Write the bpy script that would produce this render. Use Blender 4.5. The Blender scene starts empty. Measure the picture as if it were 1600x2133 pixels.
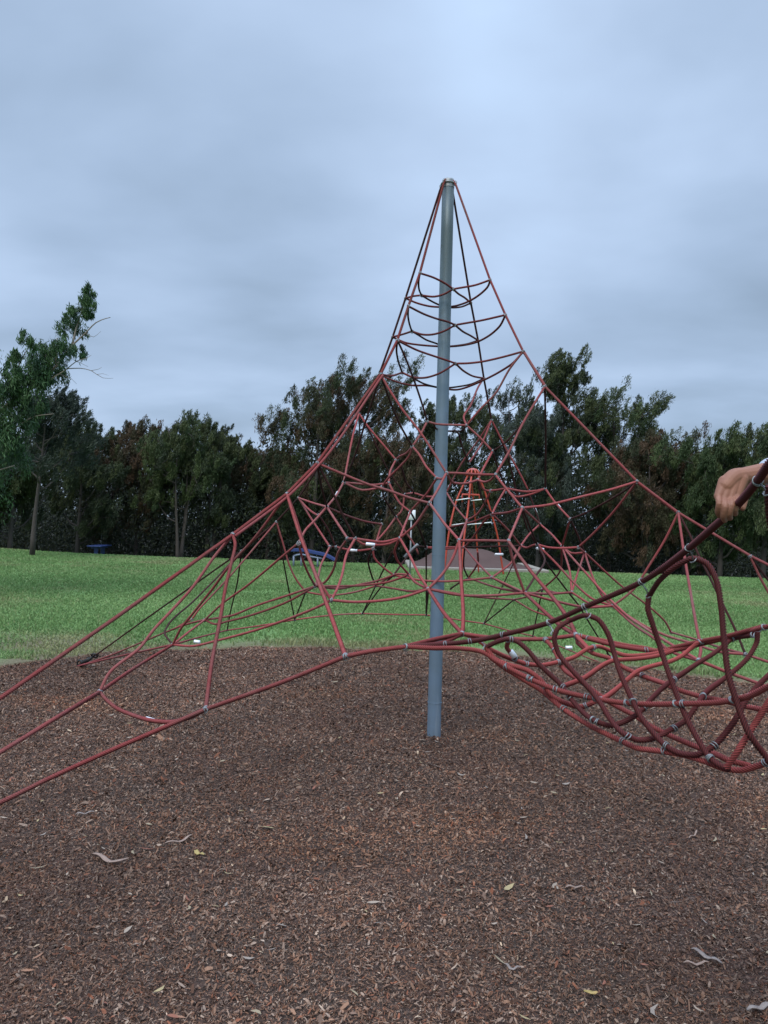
import bpy, math, random
import numpy as np
from mathutils import Vector, Matrix
random.seed(7); RNG = np.random.default_rng(11)
S = bpy.context.scene; COL = S.collection
R_ = math.radians

# ------------------------------------------------------------------ camera
EYE = 1.6; FPX = 1611.0; PITCH = R_(0.66); ROLL = R_(1.545)
cam = bpy.data.cameras.new('camera'); camo = bpy.data.objects.new('camera', cam); COL.objects.link(camo)
RM = Matrix.Rotation(math.pi/2+PITCH, 3, 'X') @ Matrix.Rotation(ROLL, 3, 'Z')
camo.matrix_world = Matrix.Translation((0, 0, EYE)) @ RM.to_4x4()
cam.sensor_fit = 'HORIZONTAL'; cam.sensor_width = 36; cam.lens = FPX/1600*36; cam.clip_end = 3000; cam.clip_start = .05
S.camera = camo

# ------------------------------------------------------------------ world: overcast dusk sky
SUN_EL, SUN_AZ = R_(52), R_(200)
W = bpy.data.worlds.new('World'); S.world = W; W.use_nodes = True
nt = W.node_tree; nt.nodes.clear()
def nn(t, **k):
    n = nt.nodes.new(t)
    for a, b in k.items(): setattr(n, a, b)
    return n
def lk(a, b): nt.links.new(a, b)
def mth(op, a, b=None, c=None):
    n = nn('ShaderNodeMath', operation=op)
    for i, v in enumerate((a, b, c)):
        if v is None: continue
        if isinstance(v, (int, float)): n.inputs[i].default_value = v
        else: lk(v, n.inputs[i])
    return n.outputs[0]
tc = nn('ShaderNodeTexCoord'); sx = nn('ShaderNodeSeparateXYZ'); lk(tc.outputs['Generated'], sx.inputs[0])
zc = mth('MAXIMUM', sx.outputs[2], 0.0)
den = mth('ADD', zc, 0.22)
cx = mth('DIVIDE', sx.outputs[0], den); cy = mth('DIVIDE', sx.outputs[1], den)
cv = nn('ShaderNodeCombineXYZ'); lk(cx, cv.inputs[0]); lk(cy, cv.inputs[1])
mp = nn('ShaderNodeMapping'); lk(cv.outputs[0], mp.inputs[0]); mp.inputs['Scale'].default_value = (1.1, 1.35, 1); mp.inputs['Location'].default_value = (3.1, 1.7, 0); mp.inputs['Rotation'].default_value = (0, 0, .25)
n1 = nn('ShaderNodeTexNoise'); lk(mp.outputs[0], n1.inputs['Vector']); n1.inputs['Scale'].default_value = 1.15; n1.inputs['Detail'].default_value = 5; n1.inputs['Roughness'].default_value = .46; n1.inputs['Distortion'].default_value = .15
n2 = nn('ShaderNodeTexNoise'); lk(mp.outputs[0], n2.inputs['Vector']); n2.inputs['Scale'].default_value = .45; n2.inputs['Detail'].default_value = 2
def raydir(x, y): return (RM @ Vector(((x-800)/FPX, -(y-1066.5)/FPX, -1))).normalized()
cl = mth('ADD', mth('MULTIPLY', mth('SUBTRACT', n1.outputs[0], .5), 1.25), mth('MULTIPLY', mth('SUBTRACT', n2.outputs[0], .5), .8))
# broad bright and dark cloud masses, by direction
for (x, y, w, a) in ((1000, 70, .13, .32), (700, 150, .35, .14), (1500, 150, .3, -.05), (580, 690, .13, -.42), (420, 560, .2, -.1), (1530, 740, .16, -.3), (900, 380, .25, -.06), (140, 250, .4, .16), (520, 850, .1, .1), (1250, 330, .12, -.12), (150, 620, .12, -.16), (1400, 480, .1, .1)):
    d = raydir(x, y)
    vm = nn('ShaderNodeVectorMath', operation='DISTANCE'); lk(tc.outputs['Generated'], vm.inputs[0]); vm.inputs[1].default_value = d
    g = mth('EXPONENT', mth('MULTIPLY', mth('POWER', mth('DIVIDE', vm.outputs['Value'], w), 2.0), -1.0))
    cl = mth('ADD', cl, mth('MULTIPLY', g, a))
cl = mth('ADD', cl, .53)
cr = nn('ShaderNodeValToRGB'); lk(cl, cr.inputs[0])
e = cr.color_ramp.elements; e[0].position = .12; e[0].color = (.178, .240, .325, 1); e[1].position = 1.0; e[1].color = (.43, .56, .75, 1)
k = e.new(.38); k.color = (.252, .332, .455, 1); k = e.new(.62); k.color = (.325, .418, .565, 1)
# overcast skies brighten towards the zenith
zb = nn('ShaderNodeMapRange'); lk(sx.outputs[2], zb.inputs[0]); zb.inputs[1].default_value = .58; zb.inputs[2].default_value = .95; zb.inputs[3].default_value = 1; zb.inputs[4].default_value = 4.0; zb.interpolation_type = 'SMOOTHSTEP'
sc = nn('ShaderNodeVectorMath', operation='SCALE'); lk(cr.outputs[0], sc.inputs[0]); lk(mth('MULTIPLY', zb.outputs[0], 10.0), sc.inputs['Scale'])
ns = nn('ShaderNodeTexSky', sky_type='NISHITA'); ns.sun_disc = False; ns.sun_elevation = SUN_EL; ns.sun_rotation = SUN_AZ
mx = nn('ShaderNodeMix', data_type='RGBA'); mx.inputs[0].default_value = .06; lk(sc.outputs[0], mx.inputs[6]); lk(ns.outputs[0], mx.inputs[7])
bg = nn('ShaderNodeBackground'); lk(mx.outputs[2], bg.inputs[0]); bg.inputs[1].default_value = .1
wo = nn('ShaderNodeOutputWorld'); lk(bg.outputs[0], wo.inputs[0])

sun = bpy.data.lights.new('sun', 'SUN'); sun.energy = 1.5; sun.angle = R_(35); sun.color = (1, .94, .84)
suno = bpy.data.objects.new('sun', sun); COL.objects.link(suno)
# sun azimuth measured like the sky node (clockwise from +Y)
sd = Vector((math.sin(SUN_AZ)*math.cos(SUN_EL), math.cos(SUN_AZ)*math.cos(SUN_EL), math.sin(SUN_EL)))
suno.rotation_euler = sd.to_track_quat('Z', 'Y').to_euler()
S.view_settings.view_transform = 'Standard'; S.view_settings.look = 'None'; S.view_settings.exposure = 0.68; S.view_settings.gamma = 1

# ------------------------------------------------------------------ helpers
CAMP = Vector((0, 0, EYE))
def U(x, y, d): return CAMP + (RM @ Vector(((x-800)/FPX, -(y-1066.5)/FPX, -1)))*d
def gnd(x, y, z=0):
    r = RM @ Vector(((x-800)/FPX, -(y-1066.5)/FPX, -1)); return CAMP + r*((z-EYE)/r.z)
def tag(o, label=None, cat=None, group=None, kind=None):
    if label: o['label'] = label
    if cat: o['category'] = cat
    if group: o['group'] = group
    if kind: o['kind'] = kind
    return o
def empty(name, loc=(0, 0, 0), rz=0):
    o = bpy.data.objects.new(name, None); COL.objects.link(o); o.location = loc; o.rotation_euler[2] = rz; o.empty_display_size = .2; return o
def npmesh(name, V, F, mat, parent=None, smooth=False, col=None, uv=None):
    """V (n,3); F (m,3) or (m,4) arrays or list of them"""
    V = np.asarray(V, dtype=np.float32)
    Fs = F if isinstance(F, list) else [F]
    Fs = [np.asarray(a, dtype=np.int32) for a in Fs if len(a)]
    me = bpy.data.meshes.new(name)
    me.vertices.add(len(V)); me.vertices.foreach_set('co', V.ravel())
    li = np.concatenate([a.ravel() for a in Fs]); tot = np.concatenate([np.full(len(a), a.shape[1], dtype=np.int32) for a in Fs])
    st = np.concatenate([[0], np.cumsum(tot)[:-1]]).astype(np.int32)
    me.loops.add(len(li)); me.loops.foreach_set('vertex_index', li)
    me.polygons.add(len(tot)); me.polygons.foreach_set('loop_start', st); me.polygons.foreach_set('loop_total', tot)
    me.polygons.foreach_set('use_smooth', np.full(len(tot), smooth, dtype=bool))
    me.update(calc_edges=True)
    if col is not None:
        a = me.color_attributes.new('tint', 'FLOAT_COLOR', 'POINT')
        c = np.ones((len(V), 4), dtype=np.float32); c[:, :3] = col; a.data.foreach_set('color', c.ravel())
    me.materials.append(mat)
    o = bpy.data.objects.new(name, me); COL.objects.link(o)
    if parent is not None: o.parent = parent
    return o
TWC = {'hammock_rope': (.27, .055, .052), 'hammock_rope_dark': (.095, .018, .019)}
class MB:
    """collects shapes into ONE mesh"""
    def __init__(s): s.v = []; s.q = []; s.t = []; s.n = 0
    def add(s, V, Q=(), T=()):
        V = np.asarray(V, dtype=float).reshape(-1, 3)
        s.v.append(V)
        if len(Q): s.q.append(np.asarray(Q, dtype=int)+s.n)
        if len(T): s.t.append(np.asarray(T, dtype=int)+s.n)
        s.n += len(V); return s
    def box(s, c, size, rz=0, M=None, bev=0.0):
        hx, hy, hz = [a/2 for a in size]; b = min(bev, hx*.9, hy*.9, hz*.9)
        if b > 0:   # chamfered box: three rings of eight
            pts = []
            for z, i in ((-hz, b), (-hz+b, 0), (hz-b, 0), (hz, b)):
                x, y = hx-i, hy-i
                for px, py in ((-x+b, -y), (x-b, -y), (x, -y+b), (x, y-b), (x-b, y), (-x+b, y), (-x, y-b), (-x, -y+b)): pts.append((px, py, z))
            pts = np.array(pts); Q = []
            for r in range(3):
                for k in range(8): Q.append((r*8+k, r*8+(k+1) % 8, (r+1)*8+(k+1) % 8, (r+1)*8+k))
            for o_, fl in ((0, 1), (24, 0)):
                f = [(0, 1, 2, 3), (0, 3, 4, 7), (4, 5, 6, 7)]
                for q in f: Q.append([o_+i for i in (q[::-1] if fl else q)])
        else:
            pts = np.array([(x, y, z) for z in (-hz, hz) for x, y in ((-hx, -hy), (hx, -hy), (hx, hy), (-hx, hy))])
            Q = [(0, 3, 2, 1), (4, 5, 6, 7), (0, 1, 5, 4), (1, 2, 6, 5), (2, 3, 7, 6), (3, 0, 4, 7)]
        if rz: c_, s_ = math.cos(rz), math.sin(rz); pts = pts @ np.array([[c_, s_, 0], [-s_, c_, 0], [0, 0, 1]])
        if M is not None: pts = pts @ np.array(M.to_3x3()).T
        return s.add(pts+np.array(c), Q)
    def tube(s, pts, r, n=8, caps=True, twist=0.0, ridge=0.0):
        P = np.asarray(pts, dtype=float); m = len(P)
        rad = np.full(m, r) if np.isscalar(r) else np.asarray(r, dtype=float)
        T = np.gradient(P, axis=0); T /= (np.linalg.norm(T, axis=1)[:, None]+1e-12)
        a = np.array([0, 0, 1.0]) if abs(T[0][2]) < .9 else np.array([1.0, 0, 0])
        N = np.zeros((m, 3)); v = np.cross(T[0], a); v /= np.linalg.norm(v); N[0] = v
        for i in range(1, m):
            v = v - T[i]*(v@T[i]); v /= (np.linalg.norm(v)+1e-12); N[i] = v
        B = np.cross(T, N)
        L = np.concatenate([[0], np.cumsum(np.linalg.norm(np.diff(P, axis=0), axis=1))])
        ph = (2*np.pi*np.arange(n)/n)[None, :] + (L*twist)[:, None]
        rr = rad[:, None]*(1 + ridge*np.where(np.arange(n) % 2 == 0, 1, -1)[None, :])
        V = P[:, None, :] + rr[:, :, None]*(np.cos(ph)[:, :, None]*N[:, None, :]+np.sin(ph)[:, :, None]*B[:, None, :])
        i = np.arange(m-1)[:, None]*n; k = np.arange(n)[None, :]; k2 = (k+1) % n
        Q = np.stack([i+k, i+k2, i+n+k2, i+n+k], -1).reshape(-1, 4)
        V = V.reshape(-1, 3); T3 = []
        if caps:
            c0 = len(V); V = np.vstack([V, P[0], P[-1]])
            T3 = [(c0, (j+1) % n, j) for j in range(n)] + [(c0+1, (m-1)*n+j, (m-1)*n+(j+1) % n) for j in range(n)]
        return s.add(V, Q, T3)
    def lathe(s, c, prof, n=24, axis=None):
        pr = np.array(prof, dtype=float); m = len(pr); ph = 2*np.pi*np.arange(n)/n
        V = np.stack([pr[:, 0][:, None]*np.cos(ph), pr[:, 0][:, None]*np.sin(ph), np.repeat(pr[:, 1][:, None], n, 1)], -1).reshape(-1, 3)
        if axis is not None:
            q = Vector((0, 0, 1)).rotation_difference(Vector(axis)).to_matrix(); V = V @ np.array(q).T
        i = np.arange(m-1)[:, None]*n; k = np.arange(n)[None, :]; k2 = (k+1) % n
        return s.add(V+np.array(c), np.stack([i+k, i+k2, i+n+k2, i+n+k], -1).reshape(-1, 4))
    def ring(s, c, axis, R, r, n=14, k=6):
        a = Vector(axis).normalized(); u = a.orthogonal().normalized(); v = a.cross(u)
        P = [Vector(c)+(u*math.cos(t)+v*math.sin(t))*R for t in [2*math.pi*i/n for i in range(n+1)]]
        return s.tube([tuple(p) for p in P], r, k, caps=False)
    def build(s, name, mat, parent=None, smooth=True, origin=None):
        V = np.vstack(s.v)
        if origin is not None: V = V-np.array(origin)
        F = []
        if s.q: F.append(np.vstack(s.q))
        if s.t: F.append(np.vstack(s.t))
        o = npmesh(name, V, F, mat, parent, smooth)
        if origin is not None: o.location = origin
        return o
def spline(P, step=.03, ten=.85):
    P = [np.array(p, dtype=float) for p in P]
    if len(P) == 2:
        n = max(2, int(np.linalg.norm(P[1]-P[0])/step)+1); return [P[0]+(P[1]-P[0])*i/(n-1) for i in range(n)]
    Q = [2*P[0]-P[1]]+P+[2*P[-1]-P[-2]]; out = []
    for i in range(1, len(Q)-2):
        p0, p1, p2, p3 = Q[i-1:i+3]; L = np.linalg.norm(p2-p1); n = max(1, int(L/step))
        # centripetal-like tangents limit overshoot
        a = np.linalg.norm(p1-p0)+1e-6; b = L+1e-6; c = np.linalg.norm(p3-p2)+1e-6
        m1 = b*((p1-p0)/a*b/(a+b)+(p2-p1)/b*a/(a+b)); m2 = b*((p2-p1)/b*c/(b+c)+(p3-p2)/c*b/(b+c))
        m1 *= ten; m2 *= ten
        for j in range(n):
            t = j/n; out.append((2*t**3-3*t**2+1)*p1+(t**3-2*t**2+t)*m1+(-2*t**3+3*t**2)*p2+(t**3-t**2)*m2)
    out.append(P[-1]); return out

# ------------------------------------------------------------------ materials
def mat(name, base=(.5, .5, .5), rough=.7, metal=0.0, noise=None, bump=None, tint=False, spec=.5, transl=0.0, var=None):
    """noise=(scale, colour2, lo, hi[, stretch]) bump=(scale, strength, dist)"""
    m = bpy.data.materials.new(name); m.use_nodes = True; t = m.node_tree; b = t.nodes['Principled BSDF']
    b.inputs['Roughness'].default_value = rough; b.inputs['Metallic'].default_value = metal; b.inputs['Specular IOR Level'].default_value = spec
    b.inputs['Base Color'].default_value = (*base, 1)
    tcn = t.nodes.new('ShaderNodeTexCoord'); src = None
    if tint:
        a = t.nodes.new('ShaderNodeAttribute'); a.attribute_name = 'tint'; src = a.outputs['Color']
    for nz in (noise if isinstance(noise, list) else [noise] if noise else []):
        sc_, c2, lo, hi = nz[:4]
        mpn = t.nodes.new('ShaderNodeMapping'); t.links.new(tcn.outputs['Object'], mpn.inputs[0])
        if len(nz) > 4: mpn.inputs['Scale'].default_value = nz[4]
        n = t.nodes.new('ShaderNodeTexNoise'); n.inputs['Scale'].default_value = sc_; n.inputs['Detail'].default_value = 6; n.inputs['Roughness'].default_value = .6
        t.links.new(mpn.outputs[0], n.inputs['Vector'])
        r = t.nodes.new('ShaderNodeMapRange'); r.inputs[1].default_value = lo; r.inputs[2].default_value = hi; t.links.new(n.outputs[0], r.inputs[0])
        x = t.nodes.new('ShaderNodeMix'); x.data_type = 'RGBA'; t.links.new(r.outputs[0], x.inputs[0])
        if src is None: x.inputs[6].default_value = (*base, 1)
        else: t.links.new(src, x.inputs[6])
        x.inputs[7].default_value = (*c2, 1); src = x.outputs[2]
    if var:
        oi = t.nodes.new('ShaderNodeObjectInfo'); h = t.nodes.new('ShaderNodeHueSaturation')
        r = t.nodes.new('ShaderNodeMapRange'); t.links.new(oi.outputs['Random'], r.inputs[0]); r.inputs[3].default_value = 1-var; r.inputs[4].default_value = 1+var
        if src is None: h.inputs['Color'].default_value = (*base, 1)
        else: t.links.new(src, h.inputs['Color'])
        t.links.new(r.outputs[0], h.inputs['Value']); src = h.outputs[0]
    if src is not None: t.links.new(src, b.inputs['Base Color'])
    for bp in (bump if isinstance(bump, list) else [bump] if bump else []):
        n = t.nodes.new('ShaderNodeTexNoise'); n.inputs['Scale'].default_value = bp[0]; n.inputs['Detail'].default_value = 5; t.links.new(tcn.outputs['Object'], n.inputs['Vector'])
        u = t.nodes.new('ShaderNodeBump'); u.inputs['Strength'].default_value = bp[1]; u.inputs['Distance'].default_value = bp[2]; t.links.new(n.outputs[0], u.inputs['Height']); t.links.new(u.outputs[0], b.inputs['Normal'])
    if transl:
        o = t.nodes['Material Output']; tr = t.nodes.new('ShaderNodeBsdfTranslucent'); ms = t.nodes.new('ShaderNodeMixShader'); ms.inputs[0].default_value = transl
        if src is not None: t.links.new(src, tr.inputs[0])
        else: tr.inputs[0].default_value = (*base, 1)
        t.links.new(b.outputs[0], ms.inputs[1]); t.links.new(tr.outputs[0], ms.inputs[2]); t.links.new(ms.outputs[0], o.inputs[0])
    return m
M_ROPE = mat('rope_red', (.25, .055, .055), .9, noise=[(2.2, (.19, .095, .09), .45, .75), (30, (.16, .035, .035), .5, .8)], bump=(700, .5, .002), var=.18, spec=.25)
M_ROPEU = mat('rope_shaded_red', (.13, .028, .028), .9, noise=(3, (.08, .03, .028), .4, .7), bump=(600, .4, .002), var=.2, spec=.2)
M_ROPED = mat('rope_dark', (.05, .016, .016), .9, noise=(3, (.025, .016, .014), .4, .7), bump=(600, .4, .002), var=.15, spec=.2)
M_HAMD = mat('hammock_rope_dark', (.13, .024, .024), .8, tint=True, var=.1, spec=.3)  # darker copy of the hammock rope: backlit tone put into the colour
M_HAM = mat('hammock_rope', (.23, .042, .042), .85, tint=True, noise=(3.0, (.15, .035, .032), .55, .9), var=.15, spec=.3)
M_WIRE = mat('galvanised_wire', (.23, .24, .25), .5, .6, noise=(60, (.3, .3, .3), .5, .8))
M_FERR = mat('aluminium_sleeve', (.72, .74, .78), .5, .3, noise=(40, (.5, .5, .52), .5, .8))
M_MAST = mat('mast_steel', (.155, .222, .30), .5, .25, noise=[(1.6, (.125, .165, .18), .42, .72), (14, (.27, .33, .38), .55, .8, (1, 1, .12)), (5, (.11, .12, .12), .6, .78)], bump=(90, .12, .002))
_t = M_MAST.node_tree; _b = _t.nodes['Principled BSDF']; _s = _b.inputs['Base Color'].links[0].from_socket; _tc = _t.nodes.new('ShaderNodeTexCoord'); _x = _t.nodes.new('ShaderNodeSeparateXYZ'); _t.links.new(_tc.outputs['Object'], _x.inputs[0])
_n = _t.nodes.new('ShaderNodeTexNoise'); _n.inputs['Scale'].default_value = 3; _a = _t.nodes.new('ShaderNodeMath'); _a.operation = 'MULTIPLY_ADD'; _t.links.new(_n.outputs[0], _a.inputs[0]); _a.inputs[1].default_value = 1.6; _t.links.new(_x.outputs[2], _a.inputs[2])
_r = _t.nodes.new('ShaderNodeMapRange'); _t.links.new(_a.outputs[0], _r.inputs[0]); _r.inputs[1].default_value = 3.2; _r.inputs[2].default_value = 4.6; _r.inputs[4].default_value = .8; _m = _t.nodes.new('ShaderNodeMix'); _m.data_type = 'RGBA'; _t.links.new(_r.outputs[0], _m.inputs[0]); _t.links.new(_s, _m.inputs[6]); _m.inputs[7].default_value = (.065, .085, .08, 1); _t.links.new(_m.outputs[2], _b.inputs['Base Color'])  # upper mast darkened in colour: weathering plus its dark look against the sky
M_CAP = mat('mast_cap_steel', (.3, .32, .33), .5, .5, noise=(30, (.15, .15, .15), .4, .7))
M_BLACK = mat('blackened_steel', (.03, .03, .03), .6, .5)
M_BARK = mat('bark_grey', (.06, .05, .045), .9, noise=(6, (.05, .04, .035), .35, .7, (1, 1, .25)), bump=(30, .6, .02))
M_BARKP = mat('bark_pale', (.24, .20, .17), .85, noise=(4, (.11, .085, .07), .4, .7, (1, 1, .3)), bump=(30, .4, .01))
M_LEAF = mat('foliage', (.05, .07, .03), .75, tint=True, spec=.2, transl=.12)
M_EUC = mat('gum_leaves', (.05, .1, .05), .6, tint=True, spec=.25, transl=.18)
M_GRASS = mat('grass_blades', (.06, .15, .04), .7, tint=True, spec=.15, transl=.2)
M_CHIP = mat('wood_chip', (.15, .1, .08), .85, tint=True, spec=.25)
M_MULCH = mat('mulch', (.075, .052, .042), .95, noise=[(1.1, (.10, .052, .04), .45, .7), (70, (.03, .022, .018), .42, .62), (160, (.16, .13, .115), .58, .7)], bump=(120, .8, .01), spec=.15)
M_LAWN = mat('lawn_turf', (.115, .20, .072), .95, noise=[(60, (.05, .07, .028), .5, .8)], bump=[(40, .8, .03)], spec=.1, tint=True)

# ------------------------------------------------------------------ ground
PC = np.array([0.1, 4.35]); PR = 5.45
def fbm2(x, y, s, seed):
    r = np.random.default_rng(seed); out = 0; a = 1
    for o in range(4):
        for _ in range(3):
            th = r.uniform(0, 2*np.pi); k = s*2**o*r.uniform(.7, 1.4); out = out + a*np.sin((x*np.cos(th)+y*np.sin(th))*k+r.uniform(0, 6.28))
        a *= .5
    return out/4
def pit_r(th):  # radius of the bark pit by direction
    return PR*(1+.012*np.sin(3*th+1)+.01*np.sin(7*th)+.006*np.sin(17*th+2)+.004*np.sin(41*th))
def inside(x, y):
    dx, dy = x-PC[0], y-PC[1]; return np.hypot(dx, dy)-pit_r(np.arctan2(dy, dx))
def lawn_z(x, y):
    d = inside(x, y)
    yc = 28.5-.15*np.clip(x, 0, 60)-.012*np.clip(x, 0, 60)**2*.6
    z = .03*fbm2(x, y, .35, 3)*np.clip((y-9)/8, 0, 1)
    z = z - .13*np.clip(y-yc, 0, 60)
    z = z + .28*np.exp(-((x+17)/5.)**2-((y-27)/7.)**2)
    return np.where(d < 0, np.clip(-.08, -.2, 1), z+.01*fbm2(x, y, 3, 5)*np.clip(d*2, 0, 1)+.015*np.clip(d*6, 0, 1))
# lawn: polar sheet from the pit's inside out to the horizon
rs = np.concatenate([[0, 4.4], np.linspace(5.15, 5.8, 24), np.geomspace(5.9, 60, 150)[0:], [90, 150, 300, 700, 1500]])
th = np.linspace(0, 2*np.pi, 361)[:-1]
X = PC[0]+rs[:, None]*np.cos(th)[None]; Y = PC[1]+rs[:, None]*np.sin(th)[None]
Z = lawn_z(X, Y); far = rs > 60; Z[far] = -2.1+0*Z[far]; Z = np.maximum(Z, -2.1)
V = np.stack([X, Y, Z], -1).reshape(-1, 3); i = np.arange(len(rs)-1)[:, None]*360; kk = np.arange(360)[None]
F = np.stack([i+kk, i+360+kk, i+360+(kk+1) % 360, i+(kk+1) % 360], -1).reshape(-1, 4)
dl = inside(V[:, 0], V[:, 1]); ws = np.clip(.9-dl/.55+.5*fbm2(V[:, 0], V[:, 1], 3.1, 71), 0, 1)+np.exp(-((V[:, 0]+4.2)/2.3)**2-((V[:, 1]-9.3)/.9)**2); ws = np.clip(ws, 0, 1)[:, None]
LC = np.array([(.138, .236, .084)])*(1-ws)+np.array([(.15, .13, .085)])*ws
tag(npmesh('lawn', V, F, M_LAWN, smooth=True, col=LC), kind='structure')
xs_ = np.concatenate([[-1500, -400, -120], np.linspace(-60, 60, 61), [120, 400, 1500]]); ys_ = np.concatenate([np.linspace(0, 26, 27), [60, 200, 600, 1500]])
Xg, Yg = np.meshgrid(xs_, ys_); edge = 33.2-.16*np.clip(Xg, 0, 60)+.4*np.sin(Xg*.7); Yg = edge+Yg; Zg = np.maximum(np.where(Yg > 60, -2.1, lawn_z(Xg, Yg)), -2.1)+.03
nx = len(xs_); i = np.arange(len(ys_)-1)[:, None]*nx; kk = np.arange(nx-1)[None]
M_LIT = mat('leaf_litter_floor', (.035, .026, .018), .95, noise=(3, (.02, .022, .012), .4, .7), bump=(20, .6, .03))
tag(npmesh('woodland_floor', np.stack([Xg, Yg, Zg], -1).reshape(-1, 3), np.stack([i+kk, i+kk+1, i+nx+kk+1, i+nx+kk], -1).reshape(-1, 4), M_LIT, smooth=True), kind='structure')
def mulch_z(x, y):
    d = inside(x, y); return .030*fbm2(x, y, 1.3, 21)+.012*fbm2(x, y, 7, 22)+.03*np.exp(-((np.hypot(x-.41, y-5.72)-.0)/.16)**2)-.09*np.clip((d+.12)/.25, 0, 1)**2
rs = np.concatenate([np.linspace(0, 5.9, 190)]); th = np.linspace(0, 2*np.pi, 541)[:-1]; n_ = 540
X = PC[0]+rs[:, None]*np.cos(th)[None]; Y = PC[1]+rs[:, None]*np.sin(th)[None]; Z = mulch_z(X, Y)
V = np.stack([X, Y, Z], -1).reshape(-1, 3); i = np.arange(len(rs)-1)[:, None]*n_; kk = np.arange(n_)[None]
F = np.stack([i+kk, i+n_+kk, i+n_+(kk+1) % n_, i+(kk+1) % n_], -1).reshape(-1, 4)
tag(npmesh('mulch_ground', V, F, M_MULCH, smooth=True), kind='structure')

def scatter(n, ymin, ymax, pw, margin=1.15):
    """points in the ground wedge the place shows, denser near the viewer"""
    u = RNG.random(n); a = 2-pw
    y = (ymin**a+u*(ymax**a-ymin**a))**(1/a); x = (RNG.random(n)*2-1)*(y*.52*margin+.25); return x, y
# wood chips
NCH = 950000
x, y = scatter(NCH, 1.9, 10.2, 1.05)
m_ = inside(x, y) < .06+.12*RNG.random(len(x))**2; x, y = x[m_], y[m_]; n = len(x)
L = RNG.gamma(2.8, .0021, n)*(1+.15*y); Wd = L*RNG.uniform(.14, .5, n); big = RNG.random(n) < .012; L[big] *= 2.6; Wd[big] *= .9
yaw = RNG.uniform(0, 2*np.pi, n); til = RNG.normal(0, .42, n); rol = RNG.normal(0, .5, n)
ux = np.stack([np.cos(yaw)*np.cos(til), np.sin(yaw)*np.cos(til), np.sin(til)], -1)
s0 = np.stack([-np.sin(yaw), np.cos(yaw), np.zeros(n)], -1); up = np.cross(ux, s0); vy = s0*np.cos(rol)[:, None]+up*np.sin(rol)[:, None]
c = np.stack([x, y, mulch_z(x, y)+.003+.010*RNG.random(n)+.3*L*np.abs(np.sin(til))], -1)
bend = RNG.normal(0, .12, n)
nrm = np.cross(ux, vy)
V = np.stack([c-ux*(L/2)[:, None]-vy*(Wd*.3)[:, None], c-vy*(Wd/2)[:, None]+nrm*(bend*L)[:, None], c+ux*(L/2)[:, None]-vy*(Wd*.25)[:, None],
              c+ux*(L/2)[:, None]+vy*(Wd*.3)[:, None], c+vy*(Wd/2)[:, None]+nrm*(bend*L)[:, None], c-ux*(L/2)[:, None]+vy*(Wd*.3)[:, None]], 1).reshape(-1, 3)
b_ = np.arange(n)[:, None]*6; F = np.concatenate([b_+np.array([[0, 1, 4, 5]]), b_+np.array([[1, 2, 3, 4]])])
pal = np.array([(.125, .070, .046), (.065, .037, .026), (.18, .112, .078), (.19, .14, .11), (.215, .17, .14), (.175, .075, .045), (.32, .26, .21), (.42, .34, .25), (.125, .088, .07)])
pr = np.array([.25, .21, .16, .12, .06, .05, .014, .003, .14]); ci = RNG.choice(len(pal), n, p=pr/pr.sum())
cc = pal[ci]*RNG.uniform(.75, 1.3, n)[:, None]
patch = fbm2(x, y, 2.2, 31); cc = cc*np.array([1.03, .93, .86])*1.0; cc *= (1+.26*np.clip(patch, -1, 1))[:, None]*(1+.14*np.clip(fbm2(x, y, 7, 33), -1, 1))[:, None]
red = np.clip(fbm2(x, y, 1.6, 77)-.25, 0, .5); cc[:, 0] *= 1+.45*red; cc[:, 2] *= 1-.4*red
tag(npmesh('wood_chips', V, F, M_CHIP, col=np.repeat(cc, 6, 0)), kind='stuff')
# leaf litter: pale curled leaves and slivers
n = 850; x, y = scatter(n, 1.9, 10, .9); m_ = inside(x, y) < 0; x, y = x[m_], y[m_]; n = len(x)
mb = []; fc = []; cl_ = []
for i in range(n):
    L_ = random.uniform(.018, .05)*(1 if random.random() < .85 else 1.7); w_ = L_*random.uniform(.12, .3); a = random.uniform(0, 6.28); cu = random.gauss(0, .25); lift = random.uniform(0, .25)
    k0 = len(mb); base = np.array([x[i], y[i], float(mulch_z(x[i], y[i]))+.016])
    dx = np.array([math.cos(a), math.sin(a), 0]); dy = np.array([-math.sin(a), math.cos(a), 0])
    for j, t in enumerate((-.5, -.2, .15, .5)):
        p = base+dx*t*L_+dy*cu*L_*(t*t*2)+np.array([0, 0, lift*L_*t*t*2]); ww = w_*(.15, .95, .9, .1)[j]/2
        mb += [p-dy*ww, p+dy*ww+np.array([0, 0, ww*.5])]
    for j in range(3): fc.append((k0+2*j, k0+2*j+2, k0+2*j+3, k0+2*j+1))
    cl_ += [random.choice([(.28, .22, .17), (.24, .20, .17), (.30, .24, .19), (.26, .14, .09), (.22, .09, .06), (.26, .21, .14), (.33, .26, .14)])]*8
tag(npmesh('leaf_litter', np.array(mb), np.array(fc), M_CHIP, col=np.array(cl_)), kind='stuff')

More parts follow.
